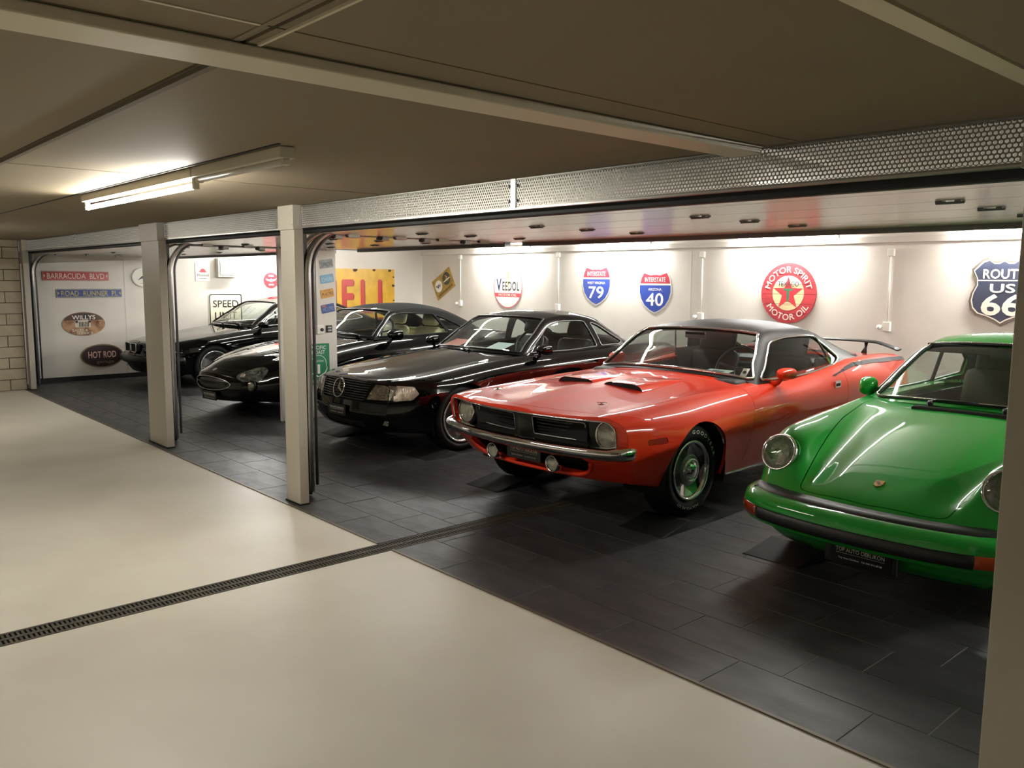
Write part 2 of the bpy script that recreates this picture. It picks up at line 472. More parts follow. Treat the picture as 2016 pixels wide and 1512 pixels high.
# overhead sectional doors, parked open under the ceiling, on curved tracks
def overhead_door(x0, x1, label, tl):
    d = empty('overhead_door', ((x0+x1)/2, 3.0, 1.975), 0, label, 'garage door', 'open overhead doors')
    w = (x1-x0)/2-0.075
    ys = [0.03, 0.17, 0.60, 1.05, 1.55, 2.12]
    for i in range(5):
        MB().box(-w, ys[i]+0.002, 0.0, w, ys[i+1]-0.002, 0.04, bev=0.003).build('door_section', m_doorw, d)
    MB().box(-w, -0.03, -0.004, w, 0.028, 0.045, bev=0.006).build('rubber_seal', m_black, d)
    MB().box(-w, 2.13, -0.03, w, 2.20, 0.05).build('end_rail', m_galvd, d)
    for y in ys[2:5]:
        nh = 3 if x1-x0 < 3.5 else 4
        for k in range(nh):
            x = -w+2*w*(k+0.5)/nh
            hb = MB(); hb.box(x-0.05, y-0.022, -0.006, x-0.025, y+0.022, 0.001); hb.box(x+0.025, y-0.022, -0.006, x+0.05, y+0.022, 0.001)
            hb.tube([(x-0.055, y, -0.008), (x+0.055, y, -0.008)], 0.005, 6)
            hb.build('hinge', m_galvd, d)
    for s in (-1, 1):
        X = s*(w+0.035)
        path = [(X, 0.02, 0.03-1.975)]+[(X, 0.02, -0.27)]
        R = 0.30
        for k in range(1, 13):
            a = PI/2*k/12; path.append((X, 0.02+R*(1-math.cos(a)), -0.27+R*math.sin(a)))
        path.append((X, 2.6, 0.03))
        MB().tube(path, 0.021, 8).build('track', m_galv, d, smooth=True)
        path2 = [(X+s*0.012, p_[1]+0.05, p_[2]-0.0) for p_ in path[1:-1]]
        MB().tube([(path2[0][0], path2[0][1], -1.9)]+path2, 0.012, 6).build('outer_track', m_galvd, d, smooth=True)
        MB().box(X-0.03 if s < 0 else X+0.02, -0.01, -1.97, X-0.02 if s < 0 else X+0.03, 0.03, 0.02).build('track_angle', m_blackgl, d)
        for y in (0.35, 0.78, 1.2, 1.64):
            rb = MB(); rb.lathe([(0.006, -0.02), (0.022, -0.018), (0.022, 0.012), (0.008, 0.016)], (X-s*0.035, y, 0.0), (s, 0, 0), 14)
            rb.build('roller', m_blackgl, d, smooth=False)
            MB().box(X-s*0.045-0.012, y-0.012, -0.024, X-s*0.045+0.012, y+0.09, 0.02, bev=0.004).build('roller_bracket', m_galv, d)
    MB().tube([(-w, 2.5, 0.07), (w, 2.5, 0.07)], 0.016, 8).build('spring_shaft', m_galvd, d, smooth=True)
    return d
overhead_door(-5.715, -0.72, 'widest white overhead door, parked open above the orange and green cars', 1)
overhead_door(-8.525, -5.80, 'white overhead door parked open above the black car with the star grille', 1)
overhead_door(-14.19, -8.97, 'white overhead door parked open above the two leftmost black cars', 1)

# partition pier between the bays
struct('wall_pier', MB().box(-8.94, 4.37, 0.0, -8.89, 5.10, ZB, bev=0.004), m_wall)

# fluorescent lamps
m_tube_bay = emission('bay_tube_light', (1.0, 0.985, 0.95), LAMP_BAY)
m_tube_car = emission('car_tube_light', (1.0, 0.985, 0.95), LAMP_CAR)
m_tube_lane = emission('lane_tube_light', (1.0, 0.955, 0.87), LAMP_LANE)
m_tube_off = mat('unlit_tube', '#d9d6cc', 0.3)
m_lampbody = mat('lamp_housing', '#cfc8b4', 0.45)
def lamp(x, y, z, along, length, label, lit, drop=0.07, top=None, group=None, added_skirt=False):
    l = empty('fluorescent_lamp', (x, y, z), 0, label, 'lamp', group)
    def P(a, c, h): return (a, c, h) if along == 'x' else (c, a, h)
    h = length/2
    a0, a1 = P(-h, -0.032, 0), P(h, 0.032, 0)
    MB().box(min(a0[0], a1[0]), min(a0[1], a1[1]), -0.045, max(a0[0], a1[0]), max(a0[1], a1[1]), 0.0, bev=0.004).build('housing', m_lampbody, l)
    for s in (-1, 1):
        c = P(s*(h-0.02), 0, 0)
        MB().box(c[0]-0.014, c[1]-0.014, -drop-0.02, c[0]+0.014, c[1]+0.014, -0.044, bev=0.003).build('lamp_holder', m_lampbody, l)
    MB().tube([P(-h+0.03, 0, -drop-0.005), P(h-0.03, 0, -drop-0.005)], 0.014 if lit in (None, m_tube_lane) else 0.022, 12).build('tube', lit if lit else m_tube_off, l, smooth=True)
    if added_skirt:  # skirts added to the unseen lamps to hold their light on the floor
        for s in (-1, 1):
            MB().add([P(-h, s*.033, -.02), P(h, s*.033, -.02), P(h, s*.10, -.125), P(-h, s*.10, -.125), P(-h, s*.036, -.018), P(h, s*.036, -.018), P(h, s*.103, -.125), P(-h, s*.103, -.125)],
                     [(0, 1, 2, 3), (7, 6, 5, 4), (0, 4, 5, 1), (1, 5, 6, 2), (2, 6, 7, 3), (3, 7, 4, 0)]).build('reflector', m_lampbody, l)
    return l
lamp(-4.88, 1.56, ZC-0.001, 'x', 1.8, 'lit fluorescent tube under the lane ceiling, far end of the row', m_tube_lane, drop=0.075, group='tubes under the lane ceiling')
lamp(-3.52, 1.56, ZC-0.001, 'x', 0.9, 'unlit fluorescent lamp housing under the lane ceiling, next to the lit tube', None, drop=0.05, group='tubes under the lane ceiling')
lamp(-5.6, -1.5, ZC-0.001, 'x', 1.5, 'lit fluorescent tube with added skirts under the lane ceiling, beyond the near end of the drain', m_tube_lane, added_skirt=True, group='tubes under the lane ceiling')
lamp(-1.6, -0.75, ZC-0.001, 'x', 1.5, 'lit fluorescent tube with added skirts under the lane ceiling, behind the camera', m_tube_lane, added_skirt=True, group='tubes under the lane ceiling')
lamp(-10.6, 1.1, ZC-0.001, 'x', 1.5, 'lit fluorescent tube under the lane ceiling, near the block wall', m_tube_lane, group='tubes under the lane ceiling')
for X, nm in ((-11.7, 'leftmost'), (-9.0, 'second from the left'), (-6.0, 'third from the left'), (-3.05, 'rightmost')):
    lamp(X, YB-0.16, ZB-0.03, 'x', 1.5, 'lit fluorescent tube high on the back wall, %s' % nm, m_tube_bay, drop=0.06, group='tubes along the back wall')
for X, nm in ((-11.9, 'over the two leftmost black cars'), (-8.95, 'over the star-grille car'), (-5.85, 'over the orange car'), (-3.4, 'over the green car')):
    lamp(X, 6.4, ZB-0.001, 'y', 2.2, 'lit fluorescent tube under the bay ceiling, %s' % nm, m_tube_car, group='tubes under the bay ceiling')
lamp(-14.05, 6.75, ZB-0.03, 'y', 1.2, 'lit fluorescent tube high on the left wall above the round red sign', m_tube_bay, group='tubes on the side walls')
lamp(XR-0.35, 6.6, ZB-0.03, 'y', 1.9, 'added unseen fluorescent tube beside the right wall of the bays, lighting the car sides', m_tube_bay, group='tubes on the side walls')  # added lamp, out of view, to light the car sides from the right
# ------------------------------------------------------------------ car body tools
def pchip(xk, yk, x):
    xk = np.asarray(xk, float); yk = np.asarray(yk, float); x = np.clip(np.asarray(x, float), xk[0], xk[-1])
    if len(xk) == 1: return np.full_like(x, yk[0])
    h = np.diff(xk); d = np.diff(yk)/h; m = np.zeros_like(yk)
    if len(xk) > 2:
        w1 = 2*h[1:]+h[:-1]; w2 = h[1:]+2*h[:-1]
        ok = d[:-1]*d[1:] > 0
        with np.errstate(divide='ignore', invalid='ignore'):
            mm = (w1+w2)/(w1/d[:-1]+w2/d[1:])
        m[1:-1] = np.where(ok, mm, 0)
    m[0] = d[0]; m[-1] = d[-1]
    i = np.clip(np.searchsorted(xk, x, side='right')-1, 0, len(xk)-2)
    t = (x-xk[i])/h[i]
    return ((1+2*t)*(1-t)**2*yk[i]+t*(1-t)**2*h[i]*m[i]+t*t*(3-2*t)*yk[i+1]+t*t*(t-1)*h[i]*m[i+1])
def keys(s):
    if isinstance(s, (int, float)): return [0.0], [float(s)]
    a = [tuple(map(float, q.split())) for q in s.split(',')]
    return [q[0] for q in a], [q[1] for q in a]
def K(s, x):
    xk, yk = keys(s); return pchip(xk, yk, x)

def smax(a, k=0.012):
    a = np.stack(a); m_ = a.max(0)
    return m_+k*np.log(np.exp(np.clip((a-m_)/k, -40, 0)).sum(0))
def sd_poly(P, poly):
    poly = np.asarray(poly, float); P = np.asarray(P, float)
    n = len(poly); d = np.full(len(P), 1e9); s = np.ones(len(P))
    for i in range(n):
        a = poly[i]; b = poly[i-1]; e = b-a; w = P-a
        t = np.clip((w@e)/(e@e+1e-12), 0, 1); q = w-t[:, None]*e
        d = np.minimum(d, (q*q).sum(1))
        c1 = P[:, 1] >= a[1]; c2 = P[:, 1] < b[1]; c3 = e[0]*w[:, 1] > e[1]*w[:, 0]
        s = np.where((c1 & c2 & c3) | (~c1 & ~c2 & ~c3), -s, s)
    return s*np.sqrt(d)
def sd_rbox(x, y, cx, cy, hx, hy, r):
    qx = np.abs(x-cx)-hx+r; qy = np.abs(y-cy)-hy+r
    return np.hypot(np.maximum(qx, 0), np.maximum(qy, 0))+np.minimum(np.maximum(qx, qy), 0)-r

class Surf:
    """a grid surface in car space (x = half width, y = rearwards, z up) that regions can be cut from along exact outlines"""
    def __init__(s, P, flip=False, A=None):
        s.P = np.asarray(P, float); s.nr, s.nc = s.P.shape[:2]
        s.A = A
        du = np.gradient(s.P, axis=0); dv = np.gradient(s.P, axis=1)
        n = np.cross(du, dv); l = np.linalg.norm(n, axis=2, keepdims=True)
        bad = l[:, :, 0] < 1e-9
        n = n/np.maximum(l, 1e-12)
        if flip: n = -n
        s.flip = flip
        s.N = n
        if bad.any():
            for r, c in zip(*np.where(bad)):
                rr = r+1 if r+1 < s.nr and not bad[r+1, c] else max(r-1, 0)
                s.N[r, c] = s.N[rr, c]
        s.R, s.C = np.meshgrid(np.arange(s.nr, dtype=float), np.arange(s.nc, dtype=float), indexing='ij')
        s.lock = np.zeros((s.nr, s.nc), bool)
        s.lab = np.zeros((s.nr-1, s.nc-1, 2), int); s.diag = np.zeros((s.nr-1, s.nc-1), int)
        s.names = ['body']
    def _bl(s, G, r, c):
        r = np.clip(r, 0, s.nr-1); c = np.clip(c, 0, s.nc-1)
        r0 = np.minimum(r.astype(int), s.nr-2); c0 = np.minimum(c.astype(int), s.nc-2)
        a = (r-r0)[..., None]; b = (c-c0)[..., None]
        return (G[r0, c0]*(1-a)*(1-b)+G[r0+1, c0]*a*(1-b)+G[r0, c0+1]*(1-a)*b+G[r0+1, c0+1]*a*b)
    def pos(s, r, c): return s._bl(s.P, r, c)
    def att(s, r, c): return s._bl(s.A, r, c) if s.A is not None else None
    def carve(s, name, f, within=None):
        """f(P, A) -> signed distance, negative inside"""
        shp = s.R.shape
        def ev(r, c):
            rf, cf = r.ravel(), c.ravel()
            return np.asarray(f(s.pos(rf, cf), s.att(rf, cf))).reshape(r.shape)
        D = ev(s.R, s.C)
        snap = np.zeros(shp, bool)
        for (a, b) in (((slice(0, -1), slice(None)), (slice(1, None), slice(None))), ((slice(None), slice(0, -1)), (slice(None), slice(1, None)))):
            da, db = D[a], D[b]; cr = (da*db < 0)
            la, lb = s.lock[a], s.lock[b]
            ca = cr & ((np.abs(da) <= np.abs(db)) | lb) & ~la
            cb = cr & ~ca & ~lb
            snap[a] |= ca; snap[b] |= cb
        idx = np.where(snap)
        if len(idx[0]):
            r = s.R[idx].copy(); c = s.C[idx].copy(); r0 = r.copy(); c0 = c.copy()
            for _ in range(5):
                d = f(s.pos(r, c), s.att(r, c)); e = 0.05
                dr = (f(s.pos(r+e, c), s.att(r+e, c))-f(s.pos(r-e, c), s.att(r-e, c)))/(np.clip(r+e, 0, s.nr-1)-np.clip(r-e, 0, s.nr-1))
                dc = (f(s.pos(r, c+e), s.att(r, c+e))-f(s.pos(r, c-e), s.att(r, c-e)))/(np.clip(c+e, 0, s.nc-1)-np.clip(c-e, 0, s.nc-1))
                g = dr*dr+dc*dc+1e-12
                r = np.clip(r-d*dr/g, np.maximum(r0-0.75, 0), np.minimum(r0+0.75, s.nr-1))
                c = np.clip(c-d*dc/g, np.maximum(c0-0.75, 0), np.minimum(c0+0.75, s.nc-1))
                c = np.where(c0 == 0, 0, c); r = np.where(r0 == 0, 0, np.where(r0 == s.nr-1, s.nr-1, r)); c = np.where(c0 == s.nc-1, s.nc-1, c)
            s.R[idx] = r; s.C[idx] = c
            D[idx] = 0; s.lock[idx] = True
        tol = 1e-7
        S = np.where(np.abs(D) < tol, 0, np.sign(D))
        q = [S[:-1, :-1], S[1:, :-1], S[1:, 1:], S[:-1, 1:]]
        mean = (D[:-1, :-1]+D[1:, :-1]+D[1:, 1:]+D[:-1, 1:])
        inside = np.stack([mean < 0, mean < 0], -1)
        # quads whose outline runs along a diagonal are split there
        m1 = (s.diag == 0) & (q[0] == 0) & (q[2] == 0) & (q[1]*q[3] < 0)
        m2 = (s.diag == 0) & (q[1] == 0) & (q[3] == 0) & (q[0]*q[2] < 0)
        s.diag[m1] = 1; s.diag[m2] = 2
        d1 = s.diag == 1; d2 = s.diag == 2
        t0 = np.where(d1, q[0]+q[1]+q[2], np.where(d2, q[0]+q[1]+q[3], 0)); t1 = np.where(d1, q[0]+q[2]+q[3], np.where(d2, q[1]+q[2]+q[3], 0))
        dd = d1 | d2
        inside[..., 0] = np.where(dd, t0 < 0, inside[..., 0]); inside[..., 1] = np.where(dd, t1 < 0, inside[..., 1])
        if within is not None:
            inside &= np.isin(s.lab, [s.names.index(w) for w in within])
        if name not in s.names: s.names.append(name)
        s.lab[inside] = s.names.index(name)
    def extract(s, names, side=0, shrink=0):
        """side 0: both halves joined, +1 left half (x>0), -1 right half.  returns V, N, F"""
        ids = [s.names.index(n) for n in names if n in s.names]
        P = s.pos(s.R, s.C); Nn = s._bl(s.N, s.R, s.C); Nn /= np.maximum(np.linalg.norm(Nn, axis=2, keepdims=True), 1e-9)
        cen = np.abs(P[..., 0]) < 1e-5
        P[cen, 0] = 0.0; Nn[cen, 0] = 0.0
        nc = s.nc; F = []
        sel = np.isin(s.lab, ids)
        both = sel[..., 0] & sel[..., 1]
        def vid(r, c): return r*nc+c
        rr, cc = np.where(both & ((s.diag == 0) | True))
        for r, c in zip(rr, cc):
            F.append((vid(r, c), vid(r+1, c), vid(r+1, c+1), vid(r, c+1)) )
        rr, cc = np.where(sel[..., 0] ^ sel[..., 1])
        for r, c in zip(rr, cc):
            k = 0 if sel[r, c, 0] else 1; dg = s.diag[r, c]
            q = (vid(r, c), vid(r+1, c), vid(r+1, c+1), vid(r, c+1))
            if dg == 2: F.append((q[0], q[1], q[3]) if k == 0 else (q[1], q[2], q[3]))
            else: F.append((q[0], q[1], q[2]) if k == 0 else (q[0], q[2], q[3]))
        if s.flip: F = [f[::-1] for f in F]
        # drop collapsed faces
        Pf = P.reshape(-1, 3); Nf = Nn.reshape(-1, 3); cf = cen.reshape(-1)
        out = []
        for f in F:
            ks = [];
            for i in f:
                if not any(np.abs(Pf[i]-Pf[j]).max() < 1e-6 for j in ks): ks.append(i)
            if len(ks) >= 3: out.append(tuple(ks))
        F = out
        V, N2, FF = [], [], []; mp = {}
        def get(i, sg):
            k = (i, 0 if cf[i] else sg)
            if k not in mp:
                mp[k] = len(V); p = Pf[i].copy(); n = Nf[i].copy()
                if sg < 0: p[0] = -p[0]; n[0] = -n[0]
                V.append(p); N2.append(n)
            return mp[k]
        if side >= 0:
            for f in F: FF.append(tuple(get(i, 1) for i in f))
        if side <= 0:
            for f in F: FF.append(tuple(get(i, -1) for i in f[::-1]))
        return np.array(V).reshape(-1, 3), np.array(N2).reshape(-1, 3), FF
def join_geo(*gs):
    V = []; N = []; F = []; n = 0
    for v, nn, f in gs:
        if len(v) == 0: continue
        V.append(v); N.append(nn); F += [tuple(i+n for i in q) for q in f]; n += len(v)
    if not V: return np.zeros((0, 3)), np.zeros((0, 3)), []
    return np.concatenate(V), np.concatenate(N), F
def bedges(F):
    cnt = {}
    for f in F:
        for i in range(len(f)):
            a, b = f[i], f[(i+1) % len(f)]
            cnt[(a, b)] = 1
    return [(a, b) for (a, b) in cnt if (b, a) not in cnt]
def loops_of(F):
    E = bedges(F); nxt = {}
    for a, b in E: nxt.setdefault(a, []).append(b)
    out = []
    while nxt:
        a = next(iter(nxt)); L = [a]; cur = a
        while cur in nxt:
            b = nxt[cur].pop()
            if not nxt[cur]: del nxt[cur]
            if b == L[0]: L.append(b); break
            L.append(b); cur = b
        closed = L[0] == L[-1]
        out.append((L[:-1] if closed else L, closed))
    return out
def panel(geo, name, material, parent, gap=0.0, flange=0.02, keep_mid=True, offset=0.0, label=None):
    V, N, F = geo
    if not len(F): return None
    V = V.copy(); N = N.copy()
    if offset: V = V+N*offset
    if gap or flange:
        E = bedges(F)
        bset = set(i for e in E for i in e)
        acc = {i: np.zeros(3) for i in bset}; 
        for f in F:
            c = None
            for i in f:
                if i in bset:
                    if c is None: c = V[list(f)].mean(0)
                    d = c-V[i]; acc[i] += d/(np.linalg.norm(d)+1e-9)
        # inward direction square to the edge
        tang = {i: np.zeros(3) for i in bset}
        for a, b in E:
            d = V[b]-V[a]; d /= np.linalg.norm(d)+1e-9; tang[a] += d; tang[b] += d
        for i in bset:
            t = tang[i]; l = np.linalg.norm(t)
            d = acc[i]
            if l > 1e-6: t = t/l; d = d-t*(d@t)
            d = d-N[i]*(d@N[i]); l = np.linalg.norm(d)
            if gap and l > 1e-6: V[i] = V[i]+d/l*gap
        if flange:
            vs = list(V); ns = list(N); F = list(F); mp = {}
            def low(i):
                if i not in mp:
                    vs.append(V[i]); d = acc[i]; l = np.linalg.norm(d); nn = -d/l if l > 1e-6 else N[i]; ns.append(nn)
                    vs.append(V[i]-N[i]*flange); ns.append(nn); mp[i] = (len(vs)-2, len(vs)-1)
                return mp[i]
            for a, b in E:
                a0, a1 = low(a); b0, b1 = low(b); F.append((b0, a0, a1, b1))
            V = np.array(vs); N = np.array(ns)
    return mesh_obj(name, V, F, material, parent, True, N, label=label)
def trims(geo, name, material, parent, r=0.006, lift=0.003, minlen=0.15, n=6, pick=None, one=True):
    V, N, F = geo; b = MB()
    for L, closed in loops_of(F):
        P = V[L]
        ln = np.linalg.norm(np.diff(P, axis=0), axis=1).sum()
        if ln < minlen: continue
        Q = P+N[L]*lift
        if pick is not None:
            m = pick(Q)
            if not m.any(): continue
            if not m.all():
                k0 = int(np.where(~m)[0][0]); order = list(range(k0, len(L)))+list(range(0, k0)); run = []
                for k in order+[None]:
                    if k is not None and m[k]: run.append(Q[k])
                    else:
                        if len(run) > 2: b.tube(smooth_pts(run), r, n)
                        run = []
                continue
        if closed:
            Q2 = Q.copy(); Q2 = (np.roll(Q, 1, 0)+2*Q+np.roll(Q, -1, 0))/4
            b.tube(Q2, r, n, closed=True)
        else: b.tube(smooth_pts(Q), r, n)
    if b.V: return b.build(name, material, parent, smooth=True)
def smooth_pts(Q):
    Q = np.array(Q); S = Q.copy()
    if len(Q) > 2: S[1:-1] = (Q[:-2]+2*Q[1:-1]+Q[2:])/4
    return S

def loft(features, stations, nose=None, nose_len=1.0, tail=None, tail_len=0.8, prof=None, prof_len=0.8):
    """features: list of (v keys, z keys, sharp, n) from the centre line over the top and down the side; returns P[nr,nc,3]"""
    u = np.asarray(stations, float); Kn = len(features); L = u[-1]
    fv = np.stack([K(f[0], u) for f in features], 1); fz = np.stack([K(f[1], u) for f in features], 1)
    Q = np.stack([fv, fz], -1)
    sharp = [f[2] for f in features]
    seg = np.diff(Q, axis=1); sl = np.linalg.norm(seg, axis=-1, keepdims=True); sd = seg/np.maximum(sl, 1e-9)
    cols = [Q[:, 0:1]]
    for k in range(Kn-1):
        L_ = sl[:, k]
        def tan(i, left):
            if i == 0: t = np.zeros_like(sd[:, 0]); t[:, 0] = 1.0; return t
            if i == Kn-1: return sd[:, Kn-2]
            if sharp[i]: return sd[:, i] if left else sd[:, i-1]
            w1, w0 = sl[:, i-1], sl[:, i]
            t = sd[:, i-1]*w0/(w0+w1+1e-9)*1.0+sd[:, i]*w1/(w0+w1+1e-9)
            return t/np.maximum(np.linalg.norm(t, axis=-1, keepdims=True), 1e-9)
        t0, t1 = tan(k, True), tan(k+1, False)
        n = features[k+1][3]
        tt = np.arange(1, n+1)/n
        for t in tt:
            h00 = 2*t**3-3*t*t+1; h10 = t**3-2*t*t+t; h01 = -2*t**3+3*t*t; h11 = t**3-t*t
            cols.append((Q[:, k]*h00+t0*L_*h10+Q[:, k+1]*h01+t1*L_*h11)[:, None])
    S = np.concatenate(cols, 1)
    P = np.zeros(S.shape[:2]+(3,)); P[..., 0] = np.maximum(S[..., 0], 0); P[..., 2] = S[..., 1]
    U = np.repeat(u[:, None], S.shape[1], 1)
    P[..., 1] = warp(U, P[..., 0], P[..., 2], L, nose, nose_len, tail, tail_len, prof, prof_len)
    P[:, 0, 0] = 0
    return P
def warp(U, v, z, L, nose, nose_len, tail, tail_len, prof, prof_len):
    out = U.copy()
    f = np.clip(1-U/nose_len, 0, 1)**1.5
    if nose is not None: out = out+nose(v)*f
    if prof is not None: out = out+prof(z)*np.clip(1-U/prof_len, 0, 1)**1.5
    if tail is not None:
        g = np.clip(1-(L-U)/tail_len, 0, 1)**1.5; out = out-tail(v)*g
    return out
def front_cap(P, m=24, nose=None, prof=None):
    """closes the first section: columns of points between the upper and the lower half of its outline"""
    row = P[0]; n = row.shape[0]
    h = n//2
    top = row[:h+1]; bot = row[::-1][:h+1]
    t = np.linspace(0, 1, m)[:, None, None]
    c = top[None]*(1-t)+bot[None]*t
    if nose is not None: c[..., 1] = nose(c[..., 0])+prof(c[..., 2])
    return c
def weld(cap, S):
    """shares the normals along the seam between the nose cap and the body"""
    n = S.nc; h = n//2
    for k in range(h+1):
        for (r, j) in ((0, k), (cap.nr-1, n-1-k)):
            a = cap.N[r, k]+S.N[0, j]; a /= np.linalg.norm(a)+1e-9
            cap.N[r, k] = a; S.N[0, j] = a
    m_ = S.N[0, h].copy(); cap.N[:, h] = m_
def end_cap_obj(P, name, material, parent):
    row = P[-1]; n = row.shape[0]; h = n//2
    V = []; F = []
    full = list(row)+[p*np.array([-1, 1, 1]) for p in row[::-1][1:-1]]
    c = np.mean(full, 0)
    V = full+[c]; k = len(full)
    F = [(i, (i+1) % k, k) for i in range(k)]
    return mesh_obj(name, V, [f[::-1] for f in F], material, parent, False)
def stations(L, fine=((0, 0.12, 0.008), (0.12, 0.5, 0.013), (0.5, 2.0, 0.017), (2.0, 3.2, 0.022)), rest=0.03):
    u = [0.0]
    while u[-1] < L-0.2:
        st = rest
        for a, b, d in fine:
            if a <= u[-1] < b: st = d
        u.append(u[-1]+st)
    u += list(np.linspace(u[-1]+0.02, L, 10))
    return np.array(u)

def greenhouse(Ckeys, Ekeys, belt, rows, rE=0.06, ncr=26, nf=8, ns=22, crown=2.2, bulge=0.012):
    """Ckeys: (u,z) of the centre line over s; Ekeys: (u,v,z) of the pillar/roof rail line over s; belt: (v(u), z(u))"""
    s = np.asarray(rows, float)
    Cu, Cz = K(Ckeys[0], s), K(Ckeys[1], s)
    Eu, Ev, Ez = K(Ekeys[0], s), K(Ekeys[1], s), K(Ekeys[2], s)
    Bv, Bz = K(belt[0], Eu), K(belt[1], Eu)
    C = np.stack([np.zeros_like(s), Cu, Cz], 1); E = np.stack([Ev, Eu, Ez], 1); B = np.stack([np.maximum(Bv, Ev), Eu, np.minimum(Bz, Ez)], 1)
    sl = np.linalg.norm(B-E, axis=1); rr = np.minimum(rE, 0.42*sl)
    lc = np.linalg.norm(E-C, axis=1)
    t1 = 1-np.minimum(rE, rr+0.012)/lc
    def crown_pt(t):
        t = t[:, None]
        p = C+(E-C)*t
        p[:, 2] = (C[:, 2]+(E[:, 2]-C[:, 2])*(t[:, 0]**crown)); p[:, 1] = C[:, 1]+(E[:, 1]-C[:, 1])*t[:, 0]**2
        return p
    cols = []; fl = []
    for k in range(ncr+1):
        cols.append(crown_pt(t1*k/ncr)); fl.append(0.0)
    a = crown_pt(t1); b2 = E+(B-E)*(rr/np.maximum(sl, 1e-6))[:, None]
    for k in range(1, nf+1):
        t = k/nf; cols.append(a*(1-t)**2+E*2*t*(1-t)+b2*t*t); fl.append(0.5 if k < nf else 1.0)
    for k in range(1, ns+1):
        t = k/ns; p = b2*(1-t)+B*t; p = p.copy(); p[:, 0] += bulge*4*t*(1-t)*np.minimum(1, sl/0.2); cols.append(p); fl.append(1.0)
    P = np.stack(cols, 1)
    A = np.zeros(P.shape[:2]+(3,)); A[..., 0] = s[:, None]; A[..., 1] = np.array(fl)[None]; A[..., 2] = Ev[:, None]
    return P, A
def rows_for(n1, n2, n3):
    return np.concatenate([np.linspace(0, 1, n1, endpoint=False), np.linspace(1, 2, n2, endpoint=False), np.linspace(2, 3, n3)])

def sweep(path, prof, scale=None, closed=True, caps=True, outward=None):
    """path: plan points (v,u,z); prof: (out,up) closed outline; the outward side is to the right of travel in plan"""
    path = np.asarray(path, float); n = len(path); m_ = len(prof); V = []; F = []
    for i in range(n):
        t = path[min(i+1, n-1)]-path[max(i-1, 0)]; t = t/np.linalg.norm(t)
        o = np.array([t[1], -t[0], 0.0]); o /= np.linalg.norm(o)
        sc = scale[i] if scale is not None else (1, 1)
        for (a, b) in prof: V.append(path[i]+o*a*sc[0]+np.array([0, 0, b*sc[1]]))
    for i in range(n-1):
        for k in range(m_ if closed else m_-1):
            k2 = (k+1) % m_
            F.append((i*m_+k, (i+1)*m_+k, (i+1)*m_+k2, i*m_+k2))
    if caps and closed:
        F.append(tuple(range(m_))); F.append(tuple((n-1)*m_+k for k in range(m_))[::-1])
    return V, F
def smooth_path(pts, n=60):
    pts = np.asarray(pts, float); d = np.r_[0, np.cumsum(np.linalg.norm(np.diff(pts, axis=0), axis=1))]
    t = np.linspace(0, d[-1], n)
    return np.stack([catmull(d, pts[:, k], t) for k in range(pts.shape[1])], 1)
def catmull(xk, yk, x):
    m_ = np.gradient(yk, xk); i = np.clip(np.searchsorted(xk, x, side='right')-1, 0, len(xk)-2)
    h = xk[i+1]-xk[i]; t = (x-xk[i])/h
    return ((1+2*t)*(1-t)**2*yk[i]+t*(1-t)**2*h*m_[i]+t*t*(3-2*t)*yk[i+1]+t*t*(t-1)*h*m_[i+1])

# ------------------------------------------------------------------ shared car parts
m_tyre = mat('tyre_rubber', '#101010', 0.6, bump=0.05, bscale=80, spec=.25)
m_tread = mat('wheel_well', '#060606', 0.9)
m_glass = glass('car_glass', (0.78, 0.83, 0.81))
m_glass_d = glass('tinted_glass', (0.62, 0.67, 0.65))
m_lens = glass('lamp_lens', (0.93, 0.94, 0.92))
m_reflector = mat('lamp_reflector', '#d2cdbf', 0.25, metal=0.3, noise=0.4, nscale=34, bump=0.5, bscale=45)
m_int = mat('dark_interior', '#141414', 0.6)
m_int2 = mat('grey_interior', '#2b2b2a', 0.55)
m_seatblk = mat('black_leather', '#111110', 0.5, bump=0.1, bscale=30, spec=.25)
m_seatcrm = mat('cream_leather', '#cfc79a', 0.45, bump=0.1, bscale=30)
m_amber = mat('amber_lens', '#b4481a', 0.2, coat=0.8)
m_steel = mat('polished_alloy', '#c9c9c6', 0.22, metal=0.85)
m_alloy = mat('silver_alloy', '#b4b5b4', 0.35, metal=0.5)
m_print = mat('plate_print', '#e9e9e2', 0.5)
m_sill = mat('black_sill', '#0d0d0d', 0.5)

